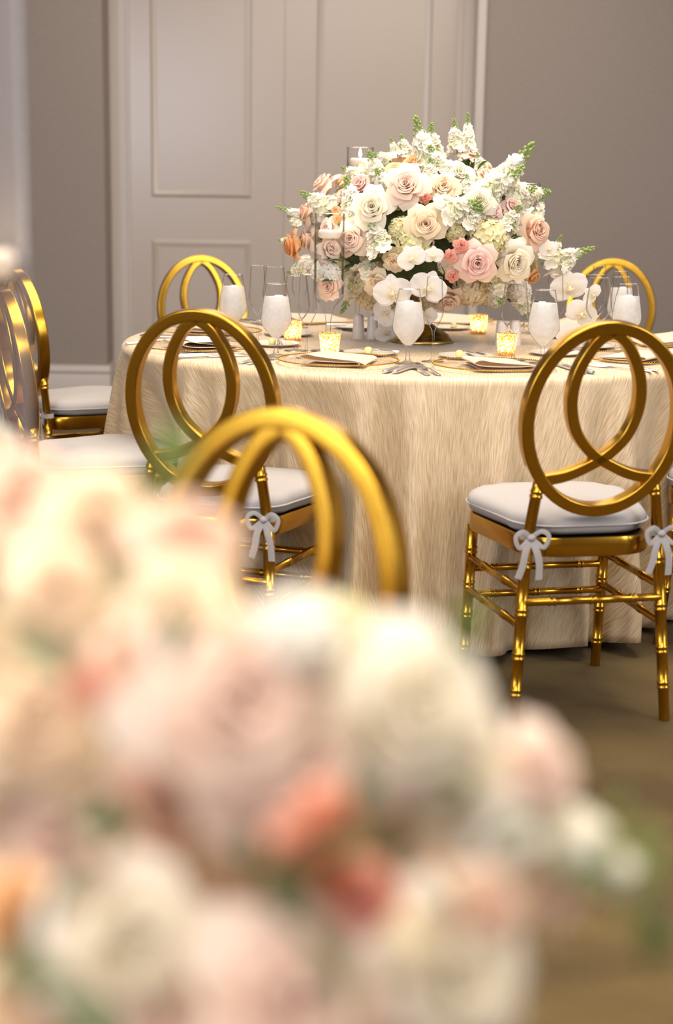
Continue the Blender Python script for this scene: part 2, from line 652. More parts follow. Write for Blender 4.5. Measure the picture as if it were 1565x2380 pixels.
# door casing and two leaves (one wide panelled double door)
yd = YW + ND
structure(MB().box(NX0, NX0 + .045, yd - .05, yd, 0, ZC).box(NX0 + .045, NX0 + .10, yd - .035, yd, 0, ZC).box(NX0 + .10, NX0 + .115, yd - .045, yd, 0, ZC).obj('trim_1', M['trimpaint'], smooth=False))
structure(MB().box(NX1 - .035, NX1 + .012, YW - .02, yd, 0, ZC).box(NX1 - .10, NX1 - .035, yd - .035, yd, 0, ZC).box(NX1 - .125, NX1 - .10, yd - .045, yd, 0, ZC).obj('trim_2', M['trimpaint'], smooth=False))


def frame_mould(x0, x1, z0, z1, y):
    """raised picture-frame moulding on a door leaf"""
    pr = [(0.0, 0.0), (0.006, -0.005), (0.014, -0.009), (0.024, -0.006), (0.032, -0.004), (0.042, 0.0)]
    rows = []
    for dd, h in pr:
        rows.append([(x0 + dd, y + h, z0 + dd), (x1 - dd, y + h, z0 + dd), (x1 - dd, y + h, z1 - dd), (x0 + dd, y + h, z1 - dd)])
    return MB().grid(rows, closed_u=True)


XM = -0.3435
for i, (x0, x1, mx0, mx1) in enumerate(((NX0 + .115, XM - .001, -1.130, -0.535), (XM + .001, NX1 - .125, -0.158, 0.515))):
    root = empty('door_%d' % (i + 1))
    tag(root, kind='structure')
    MB().box(x0, x1, yd - .03, yd - .005, 0.01, ZC).obj('door_leaf', M['door'], root, smooth=False)
    if i == 0:
        sharp(frame_mould(mx0, mx1, 1.18, 2.9, yd - .03).obj('panel_moulding', M['door'], root), 25)
        sharp(frame_mould(mx0, mx1, 0.22, 0.93, yd - .03).obj('panel_moulding', M['door'], root), 25)
    else:
        sharp(frame_mould(mx0, mx1, 0.22, 2.9, yd - .03).obj('panel_moulding', M['door'], root), 25)


# ------------------------------------------------------------------ chairs
def cat_rom(pts, n=8):
    pts = [Vector(p) for p in pts]
    out = []
    P_ = [pts[0] * 2 - pts[1]] + pts + [pts[-1] * 2 - pts[-2]]
    for i in range(1, len(P_) - 2):
        a, b, c, d = P_[i - 1:i + 3]
        for k in range(n):
            t = k / n
            out.append(0.5 * ((2 * b) + (c - a) * t + (2 * a - 5 * b + 4 * c - d) * t * t + (3 * b - a - 3 * c + d) * t ** 3))
    out.append(pts[-1])
    return out


def backy(z):
    return -0.195 - 0.055 * (z - 0.5) / 0.455


def band(pts2, wdt, dep, closed=False):
    """rounded square bar swept along a path in the plane of the chair back; pts2 = (x, z)"""
    n = len(pts2)
    rows = []
    nrm = Vector((0, -1, -0.055 / 0.455)).normalized()     # plane normal (towards the rear)
    prof = []
    ch = .0045
    hw, hd = wdt / 2, dep / 2
    for cx, cy_, a0 in ((hw - ch, hd - ch, 0), (-hw + ch, hd - ch, 90), (-hw + ch, -hd + ch, 180), (hw - ch, -hd + ch, 270)):
        for q in range(4):
            a = radians(a0 + 30 * q)
            prof.append((cx + ch * cos(a), cy_ + ch * sin(a)))
    P3 = [Vector((x, backy(z), z)) for x, z in pts2]
    for i in range(n):
        if closed:
            t = P3[(i + 1) % n] - P3[i - 1]
        else:
            t = P3[min(i + 1, n - 1)] - P3[max(i - 1, 0)]
        t.normalize()
        s_ = t.cross(nrm)
        rows.append([P3[i] + s_ * a + nrm * b for a, b in prof])
    return MB().grid(rows, closed_u=True, closed_v=closed)


RA, RB, RT = 0.183, 0.213, 0.939     # centre line of the oval ring


def bamboo(p0, p1, r, nodes, taper=1.0):
    """turned bamboo bar: a rod with pairs of raised rings"""
    p0, p1 = Vector(p0), Vector(p1)
    L = (p1 - p0).length
    pos = [(0.0, r)]
    for nd in nodes:
        c = nd
        for d, k in ((-0.010, 1.0), (-0.008, 1.16), (-0.004, 1.16), (-0.002, 1.02), (0.002, 1.02), (0.004, 1.16), (0.008, 1.16), (0.010, 1.0)):
            pos.append((c + d / L, r * k))
    pos.append((1.0, r))
    pts = [p0.lerp(p1, t) for t, _ in pos]
    rad = [rr * (1 + (taper - 1) * t) for t, rr in pos]
    return MB().tube(pts, rad, 12)


def seat_outline(fw, bw, y0, y1, rc, n=8, grow=0.0):
    fw, bw, y0, y1 = fw + grow, bw + grow, y0 - grow, y1 + grow
    out = []
    for (cx, cy, a0) in ((fw - rc, y1 - rc, 0), (-fw + rc, y1 - rc, 90), (-bw + rc, y0 + rc, 180), (bw - rc, y0 + rc, 270)):
        for k in range(n + 1):
            a = radians(a0 + 90 * k / n)
            out.append((cx + rc * cos(a), cy + rc * sin(a)))
    # bow the front edge
    return [(x, y + (0.02 * (1 - (x / fw) ** 2) if y > 0.1 else 0)) for x, y in out]


def make_chair():
    root = empty('banquet_chair')
    ringp = [(RA * cos(a), RT - RB + RB * sin(a)) for a in [2 * pi * k / 64 for k in range(64)]]
    wn = band(ringp, 0.029, 0.036, True).obj('back_ring', M['gold'], root).modifiers.new('normals', 'WEIGHTED_NORMAL')
    wn.weight = 100
    for s in (-1, 1):
        pts = [(x * s, z) for x, z in ((0.012, .936), (-0.035, .905), (-0.072, .84), (-0.082, .77), (-0.064, .70), (-0.022, .65), (0.03, .618), (0.085, .596), (0.146, .586))]
        c = [(p.x, p.z) for p in cat_rom([(x, 0, z) for x, z in pts], 6)]
        o = band(c, 0.026, 0.032).obj('back_loop', M['gold'], root)
        o.modifiers.new('normals', 'WEIGHTED_NORMAL').weight = 100
    for s in (-1, 1):
        top = Vector((s * .140, backy(.585), .588))
        mid = Vector((s * .163, -.200, .43))
        ft = Vector((s * .190, -.238, 0))
        mb = bamboo(top, mid, .0135, (.22,))
        mb2 = bamboo(mid, ft, .0145, (.10, .36, .60, .80), .88)
        b = len(mb.v)
        mb.v += mb2.v
        mb.f += [tuple(i + b for i in f) for f in mb2.f]
        mb.obj('leg', M['gold'], root)
        bamboo((s * .180, .165, .405), (s * .183, .195, 0), .0145, (.17, .40, .60, .82), .88).obj('leg', M['gold'], root)
    # seat frame band
    outl = seat_outline(.200, .168, -.200, .205, .10)
    inn = seat_outline(.200, .168, -.200, .205, .10, grow=-.012)
    mb = MB().grid([[(x, y, .402) for x, y in inn], [(x, y, .400) for x, y in outl], [(x, y, .404) for x, y in seat_outline(.2, .168, -.2, .205, .10, grow=.002)],
                    [(x, y, .440) for x, y in seat_outline(.2, .168, -.2, .205, .10, grow=.002)], [(x, y, .445) for x, y in outl], [(x, y, .445) for x, y in inn]], closed_u=True)
    mb.fan([(x, y, .440) for x, y in inn]).fan([(x, y, .410) for x, y in inn], True)
    sharp(mb.obj('seat_frame', M['gold'], root), 50)
    # stretchers
    bamboo((-.168, -.218, .300), (.168, -.218, .300), .0095, (.2, .5, .8)).obj('stretcher', M['gold'], root)
    for z in (.285, .215):
        bamboo((-.182, .175, z), (.182, .175, z), .0095, (.18, .5, .82)).obj('stretcher', M['gold'], root)
    for s in (-1, 1):
        for z in (.325, .240):
            bamboo((s * .182, .178, z - .01), (s * .172, -.213, z), .0095, (.3, .7)).obj('stretcher', M['gold'], root)
    # cushion
    rng = random.Random(4)
    rows = []
    for g, z in ((-.03, .449), (-.004, .447), (.006, .455), (.010, .468), (.010, .480), (.005, .491), (-.008, .499), (-.035, .505), (-.07, .509), (-.10, .510)):
        sc_ = seat_outline(.2, .165, -.175, .200, max(.02, .105 + g * .5), 8, g)
        n = len(sc_)
        rows.append([(x * (1 + .008 * sin(k * .9 + z * 90)), y * (1 + .006 * sin(k * 1.3 + z * 60)), z + .0015 * sin(k * 1.7 + z * 200) * (1 if .45 < z < .5 else 0)) for k, (x, y) in enumerate(sc_)])
    cu = MB().grid(rows, closed_u=True).fan(rows[-1]).fan(rows[0], True).obj('cushion', M['cushion'], root)
    rows = [[(x, y, zz) for x, y in seat_outline(.2, .165, -.175, .200, .105, 8, gg)] for gg, zz in ((.0105, .468), (.0135, .4695), (.0135, .4715), (.0105, .473))]
    MB().grid(rows, closed_u=True).obj('seam_piping', M['cushion'], cu)
    # ribbon ties round the rear legs
    for s in (-1, 1):
        mb = MB()
        cx, cy, cz = s * .160, -.198, .455
        wrap = [(cx + .019 * cos(a), cy + .019 * sin(a)) for a in [2 * pi * k / 16 for k in range(16)]]
        mb.grid([[(x, y, cz - .008) for x, y in wrap], [(x, y, cz + .008) for x, y in wrap]], closed_u=True)
        k0 = Vector((cx, cy - .024, cz))
        mb.tube([k0 + Vector((-.008, 0, 0)), k0 + Vector((0, -.004, 0)), k0 + Vector((.008, 0, 0))], [.005, .009, .005], 8)

        def strip(pts, wd):
            pts = cat_rom(pts, 5)
            rows = []
            for i, p in enumerate(pts):
                t = (pts[min(i + 1, len(pts) - 1)] - pts[max(i - 1, 0)]).normalized()
                sd = t.cross(Vector((0, -1, 0.1)))
                sd = sd.normalized() if sd.length > 1e-6 else Vector((1, 0, 0))
                rows.append([p - sd * wd / 2, p + Vector((0, -.0015, 0)), p + sd * wd / 2])
            mb.grid(rows)
        for d in (-1, 1):
            strip([k0, k0 + Vector((d * .022, -.008, .016)), k0 + Vector((d * .040, -.010, .004)), k0 + Vector((d * .030, -.008, -.022)), k0 + Vector((d * .012, -.004, -.010)), k0], .011)
        strip([k0, k0 + Vector((-.014, -.008, -.03)), k0 + Vector((-.020, -.008, -.065)), k0 + Vector((-.030, -.006, -.095))], .017)
        strip([k0, k0 + Vector((.012, -.008, -.03)), k0 + Vector((.020, -.008, -.060)), k0 + Vector((.022, -.004, -.100))], .017)
        mb.obj('ribbon_tie', M['cushion'], root)
    return root


proto = make_chair()
CHAIRS = [
    (.558, 3.629, 12.0, 'gold oval-back chair with white cushion, empty carpet before it, right of the table cloth'),
    (-.252, 3.79, -19.0, 'gold oval-back chair partly hidden behind the blurred orange chair, backed to camera'),
    (-.203, 1.72, 146.0, 'large blurred orange-gold chair arching up behind the near flowers'),
    (-.702, 4.28, -66.0, 'gold chair seen side-on at left, nearer one, its back cut by the tall vase'),
    (-.925, 5.40, -56.0, 'gold chair seen side-on at left, farther one, in front of the grey wall'),
    (-.500, 6.25, 202.0, 'gold chair beyond the table in front of the white doors'),
    (1.13, 6.55, 160.0, 'gold chair beyond the table in front of the grey wall at right'),
    (1.170, 4.08, 52.0, 'gold chair at the right edge of the photo, only its seat corner in view'),
]
for i, (x, y, a, lb) in enumerate(CHAIRS):
    c = proto if i == 0 else copy_tree(proto)
    c.location = (x, y, 0)
    c.rotation_euler = (0, 0, radians(a))
    tag(c, lb, 'chair', 'gold oval-back banquet chairs')

# ------------------------------------------------------------------ tables and cloths
TX, TY, TR, TZ = 0.267, 4.84, 0.955, 0.755


def table(x, y, R, lb, lbc, seed, nf):
    root = empty('round_table', (x, y, 0), 0, lb, 'table', 'round banquet tables')
    MB().lathe([(R - .02, TZ - .03), (R - .012, TZ - .028), (R - .012, TZ - .008), (R - .02, TZ - .006)], 64, cap0=True, cap1=True).obj('tabletop', M['wood'], root)
    for k in range(4):
        a = pi / 4 + k * pi / 2
        MB().tube([(cos(a) * .5, sin(a) * .5, TZ - .03), (cos(a) * .55, sin(a) * .55, 0)], .014, 8).obj('leg', M['silver'], root)
    rng = random.Random(seed)
    ph = [rng.uniform(0, 2 * pi) for _ in range(6)]
    n = 720

    def fold(th, t):
        a = th + .05 * sin(2 * th + ph[3])
        f = .55 * sin(nf * a + ph[0] + .7 * sin(3 * th + ph[4])) + .3 * sin((nf * 1.7 // 1) * a + ph[1]) + .22 * sin((nf * .45 // 1) * a + ph[2])
        f = 1.15 * (abs(f) ** .8) * (1 if f > 0 else -1)
        return f
    dents = []
    for (qx, qy, qa, _) in CHAIRS:
        dd = sqrt((qx - x) ** 2 + (qy - y) ** 2)
        if dd < R + .5:
            dents.append((atan2(qy - y, qx - x), dd - .240))
    rows, uvs = [], []
    prof = [(R * q, TZ, R * q, 0) for q in (.02, .3, .55, .75, .88, .95)]
    for k in range(7):
        a = k / 6 * pi / 2
        prof.append((R - .022 + .022 * sin(a), TZ - .022 + .022 * cos(a), R - .022 + .022 * a, 0))
    for k in range(1, 29):
        t = k / 28
        prof.append((R, TZ - .022 - t * (TZ - .022 - .012), R + .012 + t * .73, t))
    for r, z, arc, t in prof:
        row, uv = [], []
        for k in range(n):
            th = 2 * pi * k / n
            rr = r
            zz = z
            if t > 0:
                e = min(1, t * 1.15) ** .8
                rb = r + .012 * t + .026 * e
                amp = 1.0
                for ca, fr in dents:
                    da = (th - ca + pi) % (2 * pi) - pi
                    need = max(0.0, rb * cos(da) - fr + .025)
                    wdw = max(0.0, 1 - (abs(da) / .24) ** 4) if abs(da) < .24 else 0.0
                    rb -= need * wdw * min(1.0, t / .28) ** .8
                    amp -= .35 * wdw
                rr = rb + .078 * e * amp * fold(th, t)
                zz = z + (.006 + .010 * sin(5 * th + 1)) * t ** 4 * (1 + fold(th, t))
            row.append((rr * cos(th), rr * sin(th), zz))
            uv.append((arc * cos(th), arc * sin(th)))
        rows.append(row)
        uvs += uv
    mb = MB().grid(rows, closed_u=True)
    mb.fan(rows[0], True)
    uvs += [uvs[k] for k in range(n)] + [(0, 0)]
    me = mb.mesh('tablecloth', M['cloth'])
    ul = me.uv_layers.new(name='UVMap')
    vi = [0] * len(me.loops)
    me.loops.foreach_get('vertex_index', vi)
    ul.data.foreach_set('uv', [c for v in vi for c in uvs[v]])
    o = link('tablecloth', me)
    o.location = (x, y, 0.0025)
    sm = o.modifiers.new('thick', 'SOLIDIFY')
    sm.thickness = 0.0015
    sm.offset = -1
    tag(o, lbc, 'tablecloth', 'champagne tablecloths')
    return root


table(TX, TY, TR, 'round banquet table in the middle, hidden under its champagne cloth', 'crinkled champagne floor-length cloth over the table set for dinner', 5, 33)
table(-.96, .86, .93, 'round banquet table near the camera, under the blurred flowers', 'champagne cloth of the near table, hidden behind blurred flowers', 9, 24)
ZT = TZ + .0035      # upper face of the cloth

# ------------------------------------------------------------------ tableware
def put(proto_, x, y, rz=0.0, z=None, **kw):
    c = copy_tree(proto_)
    c.location = (x, y, ZT if z is None else z)
    c.rotation_euler = (0, 0, rz)
    tag(c, **kw)
    return c


PROTOS = []


def proto_of(name):
    e = empty(name)
    PROTOS.append(e)
    return e


def mk_charger():
    r = proto_of('charger_plate')
    MB().lathe([(.0001, .0020), (.10, .0020), (.125, .004), (.150, .0085), (.166, .012)], 64).obj('glass_dish', M['chargerglass'], r)
    mb = MB()
    for k in range(150):
        a = 2 * pi * k / 150
        x, y = .168 * cos(a), .168 * sin(a)
        mb.lathe([(.0006, -.0022), (.0020, -.0010), (.0020, .0010), (.0006, .0022)], 6, x, y, .0128)
    mb.lathe([(.1655, .0115), (.168, .0105), (.1700, .0115), (.168, .0125), (.1655, .0115)], 96)
    mb.obj('beaded_rim', M['gold'], r)
    MB().lathe([(.09, .0001), (.095, .0), (.10, .0020)], 48).obj('foot_ring', M['chargerglass'], r)
    return r


def mk_napkin(seed=1):
    r = proto_of('folded_napkin')
    # S-folded sheet: cross-section in x/z, extruded along y, slightly fanned
    w_ = .078
    cs = [(-.066, .0), (-.02, .0005), (.060, .0008), (.0745, .0030), (.0765, .0065), (.069, .0090), (.03, .0075), (-.035, .0085), (-.066, .0105), (-.0790, .0145),
          (-.0780, .0200), (-.067, .0225), (-.03, .0185), (.03, .0140), (.070, .0120), (.086, .0085), (.092, .0030)]
    cs = [(p.x, p.z) for p in cat_rom([(a, 0, b) for a, b in cs], 5)]
    rows = []
    for j in range(8):
        t = j / 7
        y = -.105 + .21 * t
        f = 1.0 - .10 * t
        rows.append([(x * f + .006 * sin(z * 300) * (1 - t), y + .003 * sin(x * 40), z * 1.25 * (1.0 - .35 * t) + .0006) for x, z in cs])
    o = MB().grid(rows).obj('linen_sheet', M['napkin'], r)
    sm = o.modifiers.new('thick', 'SOLIDIFY')
    sm.thickness = .0014
    sm.offset = 0
    return r


def mk_card():
    r = proto_of('menu_card')
    MB().box(-.050, .050, -.095, .085, 0, .0008).obj('card_sheet', M['card'], r, smooth=False)
    mb = MB()
    rg = random.Random(3)
    y = .065
    while y > -.08:
        wl = rg.uniform(.012, .032)
        mb.box(-wl, wl, y, y + .0022, .0008, .00095)
        y -= rg.choice((.007, .007, .014))
    o = mb.obj('printed_lines', M['ink'], r, smooth=False)
    o['kind'] = 'stuff'
    return r


def mk_bread():
    r = proto_of('bread_plate')
    MB().lathe([(.0001, .003), (.048, .003), (.055, .005), (.075, .010), (.080, .0115), (.0808, .0105), (.076, .008), (.052, .0), (.0001, .0)], 48).obj('dish', M['china'], r)
    return r


def mk_butter():
    r = proto_of('butter_ball')
    MB().lathe([(.0001, 0), (.008, .0004), (.0112, .004), (.0122, .010), (.0105, .0165), (.0065, .020), (.0001, .0212)], 20).obj('ball', M['butter'], r)
    return r


def flat_bar(pts, thick=.0012):
    """(x half width, y, z) list -> a flat tapering bar"""
    rows = []
    for hw, y, z in pts:
        rows.append([(-hw, y, z), (-hw * .6, y, z + thick * 1.4), (hw * .6, y, z + thick * 1.4), (hw, y, z), (hw * .6, y, z - thick * .3), (-hw * .6, y, z - thick * .3)])
    return MB().grid(rows, closed_u=True).fan(rows[0]).fan(rows[-1], True)


def mk_fork():
    r = proto_of('dinner_fork')
    flat_bar([(.003, -.098, .002), (.0075, -.094, .002), (.0080, -.075, .0025), (.0055, -.04, .006), (.0035, -.005, .0085), (.0035, .02, .0075), (.006, .035, .0045), (.0115, .047, .0025), (.0125, .056, .0025)]).obj('handle', M['silver'], r)
    for k in range(4):
        x = -.0099 + k * .0066
        mb = MB().tube([(x, .054, .0028), (x, .075, .003), (x * 1.02, .095, .0055), (x * 1.02, .101, .0075)], [.0022, .0019, .0015, .0006], 6)
        mb.obj('tine', M['silver'], r)
    return r


def mk_knife():
    r = proto_of('dinner_knife')
    flat_bar([(.004, -.115, .0035), (.0088, -.110, .004), (.0092, -.085, .0045), (.0070, -.04, .005), (.0062, -.010, .005)], .004).obj('handle', M['silver'], r)
    rows = []
    for y, a, b in ((-.011, -.006, .006), (.0, -.007, .0085), (.04, -.007, .0105), (.085, -.007, .0105), (.108, -.006, .006), (.118, -.004, .0)):
        rows.append([(a, y, .003), (a, y, .0048), (b, y, .0032)])
    MB().grid(rows, closed_u=True).fan(rows[0]).fan(rows[-1], True).obj('blade', M['silver'], r)
    return r


def mk_butter_knife():
    r = proto_of('butter_knife')
    flat_bar([(.003, -.075, .001), (.0068, -.071, .001), (.0066, -.050, .001), (.0042, -.005, .001)], .004).obj('handle', M['silver'], r)
    flat_bar([(.004, -.006, .001), (.0075, .008, .001), (.0080, .045, .001), (.004, .062, .001), (.001, .066, .001)], .0009).obj('blade', M['silver'], r)
    return r


def foot_profile(rf, hs, rs, zb):
    return [(rf, .0012), (rf, .0024), (rf * .6, .004), (rs * 2.2, .008), (rs * 1.15, .018), (rs, .03), (rs, zb - .012), (rs * 1.5, zb - .004)]


def mk_goblet():
    r = proto_of('water_goblet')
    bowl = [(.0075, .048), (.016, .056), (.034, .078), (.0425, .091), (.0450, .103), (.0442, .115), (.0400, .145), (.0345, .178), (.0292, .207)]
    MB().lathe(bowl, 40).obj('bowl', M['glass'], r)
    MB().lathe([(.0286, .2065), (.0292, .2074), (.0298, .2065), (.0292, .2056), (.0286, .2065)], 40).obj('rim', M['stemglass'], r)
    MB().lathe([(.037, .0012), (.037, .0022), (.02, .0035), (.009, .008), (.006, .018), (.0055, .034), (.0072, .049)], 28, cap0=True).obj('stem', M['stemglass'], r)
    win = [(.0060, .051), (.015, .058), (.0325, .079), (.041, .092), (.0434, .103), (.0426, .115), (.0386, .144), (.0350, .165), (.0340, .170)]
    MB().lathe(win, 40, cap1=True).obj('iced_water', M['frost'], r)
    mb = MB()
    rg = random.Random(8)
    for q in range(6):
        a = rg.uniform(0, 6.28)
        rr = rg.uniform(.004, .018)
        x, y, z = rr * cos(a), rr * sin(a), rg.uniform(.155, .166)
        s_ = rg.uniform(.008, .011)
        b = len(mb.v)
        mb.box(x - s_, x + s_, y - s_, y + s_, z - s_, z + s_)
    ic = mb.obj('ice', M['frost'], r, smooth=False)
    return r


def mk_flute():
    r = proto_of('champagne_flute')
    bowl = [(.0035, .088), (.009, .096), (.021, .118), (.0268, .133), (.0272, .142), (.0255, .170), (.0232, .205), (.0212, .238)]
    MB().lathe(bowl, 36).obj('bowl', M['glass'], r)
    MB().lathe([(.0207, .2375), (.0212, .2383), (.0217, .2375), (.0212, .2367), (.0207, .2375)], 36).obj('rim', M['stemglass'], r)
    MB().lathe([(.032, .0012), (.032, .0020), (.016, .0035), (.006, .008), (.0036, .016), (.0030, .045), (.0032, .075), (.005, .089)], 24, cap0=True).obj('stem', M['stemglass'], r)
    return r


def mk_wine():
    r = proto_of('wine_glass')
    bowl = [(.004, .080), (.012, .087), (.028, .104), (.0385, .122), (.0400, .133), (.0385, .152), (.0345, .185), (.0300, .222)]
    MB().lathe(bowl, 40).obj('bowl', M['glass'], r)
    MB().lathe([(.0295, .2215), (.0300, .2223), (.0305, .2215), (.0300, .2207), (.0295, .2215)], 40).obj('rim', M['stemglass'], r)
    MB().lathe([(.036, .0012), (.036, .0020), (.018, .0035), (.007, .008), (.0040, .016), (.0034, .04), (.0038, .068), (.0055, .081)], 24, cap0=True).obj('stem', M['stemglass'], r)
    return r


def add_flame(parent, z, s=1.0):
    return MB().lathe([(.0003, z), (.0035 * s, z + .004 * s), (.0045 * s, z + .009 * s), (.0032 * s, z + .016 * s), (.0012 * s, z + .023 * s), (.0003, z + .028 * s)], 12).obj('flame', M['flame'], parent)


def point(name, loc, power, parent, rad=.006, col=(1.0, .76, .46)):
    l = bpy.data.lights.new(name, 'POINT')
    l.energy = power
    l.shadow_soft_size = rad
    l.color = col
    o = bpy.data.objects.new(name, l)
    COL.objects.link(o)
    o.parent = parent
    o.location = loc
    return o


def mk_votive():
    r = proto_of('votive_candle')
    rows = []
    n = 72
    for rr, z, fl in ((.0001, .0015, 0), (.0235, .0015, 0), (.0255, .003, .3), (.0262, .010, .8), (.0272, .024, .8), (.0280, .032, .2), (.0296, .048, 0), (.0312, .064, 0), (.0316, .0665, 0), (.0304, .0665, 0)):
        rows.append([((rr + .0007 * fl * cos(24 * 2 * pi * k / n)) * cos(2 * pi * k / n), (rr + .0007 * fl * cos(24 * 2 * pi * k / n)) * sin(2 * pi * k / n), z) for k in range(n)])
    MB().grid(rows, closed_u=True).obj('mercury_cup', M['mercury'], r)
    MB().lathe([(.019, .004), (.019, .019), (.017, .0205), (.004, .0195)], 24, cap0=True, cap1=True).obj('wax', M['candle'], r)
    add_flame(r, .022)
    point('flame_light', (0, 0, .036), .55, r)
    return r


def mk_shaker():
    r = proto_of('porcelain_shaker')
    MB().lathe([(.0195, 0), (.0205, .003), (.0192, .02), (.0175, .050), (.0165, .070), (.0155, .076), (.011, .0795), (.0001, .0805)], 28, cap0=True).obj('body', M['shaker'], r)
    mb = MB()
    for k in range(3):
        mb.lathe([(.0012, .0797), (.0012, .0812), (.0002, .0812)], 8, .004 * cos(k * 2.1), .004 * sin(k * 2.1), 0)
    mb.obj('pour_holes', M['ink'], r)
    return r


charger, napkin, card, bread, butter = mk_charger(), mk_napkin(), mk_card(), mk_bread(), mk_butter()
fork, knife, bknife, goblet, flute, wine = mk_fork(), mk_knife(), mk_butter_knife(), mk_goblet(), mk_flute(), mk_wine()
votive, shaker = mk_votive(), mk_shaker()

# place settings: angle round the table, radius, label words, napkin turn, has card, glasses
SET = [
    (-112.2, .712, 'front left setting, facing the camera', False),
    (-77.7, .738, 'front right setting, behind the gold chair at right', False),
    (-153.7, .765, 'left-hand setting, seen through the left chair ring', True),
    (166.0, .715, 'far-left setting behind the left-hand one', False),
    (-38.3, .770, 'right-hand setting, seen through the right chair ring', False),
    (2.0, .770, 'far-right setting at the photo edge', False),
    (42.0, .770, 'back-right setting behind the flowers', False),
    (80.0, .750, 'back setting straight behind the flowers', False),
    (119.0, .745, 'back-left setting beyond the tall candle vase', False),
]
G = {'ch': 'gold-beaded glass chargers round the table', 'na': 'folded cream napkins', 'br': 'cream bread plates', 'bu': 'butter balls', 'fk': 'steel forks laid left of the chargers',
     'kn': 'steel knives laid right of the chargers', 'go': 'iced water goblets', 'fl': 'empty champagne flutes', 'wi': 'empty wine glasses', 'bk': 'butter knives on the bread plates', 'me': 'menu cards'}
for i, (ang, rad, where, hascard) in enumerate(SET):
    a = radians(ang)
    d = Vector((cos(a), sin(a)))                # outwards, to the diner
    rtv = Vector((-d.y, d.x))                    # the diner's right hand, looking inwards
    ctr = Vector((TX, TY)) + d * rad
    rz = a + pi / 2                              # local -y points to the diner

    def at(r_, inw):
        p = ctr + rtv * r_ - d * inw
        return p.x, p.y
    put(charger, *at(0, 0), rz, ZT + .0008, label='gold-beaded glass charger, ' + where, cat='charger', group=G['ch'])
    turn = {0: .12, 1: -.05}.get(i, pi / 2)
    put(napkin, *at({0: .005, 1: .005}.get(i, 0), .0), rz + turn, ZT + .0056, label='folded cream linen napkin, ' + where, cat='napkin', group=G['na'])
    if hascard:
        put(card, *at(.012, 0.0), rz + turn, ZT + .0320, label='white menu card on napkin, ' + where, cat='menu card', group=G['me'])
    put(bread, *at({0: -.005, 1: 0.0, 5: -.14, 6: -.14}.get(i, -.03), .262), rz, label='small cream bread plate, ' + where, cat='plate', group=G['br'])
    bx, by = at({0: -.012, 1: -.020, 5: -.16, 6: -.16}.get(i, -.05), .262)
    put(butter, bx, by, 0, ZT + .003, label='pale yellow butter ball, ' + where, cat='butter', group=G['bu'])
    kx, ky = at({0: .018, 1: .03, 5: -.11, 6: -.11}.get(i, .005), .262)
    put(bknife, kx, ky, rz + (1.35 if i == 0 else (0.12 if i == 1 else 1.2)), ZT + .0125, label='small steel butter knife, ' + where, cat='knife', group=G['bk'])
    for k in range(2):
        fx, fy = at(-.200 - .028 * k, -.062 + .006 * k)
        put(fork, fx, fy, rz, ZT + .001, label='%s steel fork, %s' % ('inner' if k == 0 else 'outer', where), cat='fork', group=G['fk'])
        fx, fy = at(.198 + .026 * k, -.050 + .004 * k)
        put(knife, fx, fy, rz, ZT + .001, label='%s steel knife, %s' % ('inner' if k == 0 else 'outer', where), cat='knife', group=G['kn'])

GOB = [(.192, 4.207, 'iced water goblet at front centre, between the two front settings'), (-.182, 4.358, 'iced water goblet left of the lit tall vase, over the front left fork'),
       (-.337, 4.80, 'iced water goblet farthest left, before the far gold chair'), (.575, 4.262, 'iced water goblet left of the right chair ring, amber glint inside'),
       (.875, 4.62, 'iced water goblet right, just above the top of the right chair ring'), (.93, 5.03, 'iced water goblet right, half hidden behind another goblet'),
       (.24, 5.42, 'iced water goblet behind the flowers')]
for x, y, lb in GOB:
    put(goblet, x, y, x * 5, label=lb, cat='glass', group=G['go'])
FLU = [(.265, 4.262, 'empty champagne flute at front centre, beside the iced goblet'), (-.092, 4.300, 'empty champagne flute just left of the lit tall vase'),
       (-.258, 4.760, 'empty champagne flute, leftmost of the flutes'), (.637, 4.504, 'empty champagne flute before the white orchids at right'),
       (.865, 5.094, 'empty champagne flute at right, tallest behind the wine glasses'), (.872, 4.742, 'empty champagne flute right, rightmost of the flutes'),
       (-.14, 5.28, 'empty champagne flute far back left of the flowers')]
for x, y, lb in FLU:
    put(flute, x, y, x * 3, label=lb, cat='glass', group=G['fl'])
WIN = [(-.128, 4.500, 'empty wine glass left, behind the iced goblet near the small candle'), (.500, 4.330, 'empty wine glass behind the front right amber votive'),
       (.812, 4.840, 'empty wine glass right, behind the other wine glass'), (.795, 4.660, 'empty wine glass right, in front, above the right chair ring'), (-.215, 5.02, 'empty wine glass at left behind the leftmost flute'),
       (.10, 5.38, 'empty wine glass hidden behind the flowers')]
for x, y, lb in WIN:
    put(wine, x, y, x * 7, label=lb, cat='glass', group=G['wi'])
VOT = [(-.027, 4.385, 'glowing gold votive in front of the tall vase'), (-.148, 4.80, 'glowing gold votive left, behind the iced goblet'),
       (.473, 5.150, 'glowing gold votive back right, behind the flower foot'), (.495, 4.462, 'glowing amber votive front right, beside the wine glass')]
for x, y, lb in VOT:
    put(votive, x, y, x * 9, label=lb, cat='candle', group='gold mercury glass votives')
SHK = [(.062, 4.914, 'white porcelain shaker, left one of the pair left of the brass foot'), (.108, 4.925, 'white porcelain shaker, right one of the pair left of the brass foot'),
       (.510, 4.760, 'white porcelain shaker behind the amber votive, left one of the pair'), (.556, 4.780, 'white porcelain shaker behind the amber votive, right one of the pair')]
for x, y, lb in SHK:
    put(shaker, x, y, 0, label=lb, cat='shaker', group='white salt and pepper shakers')
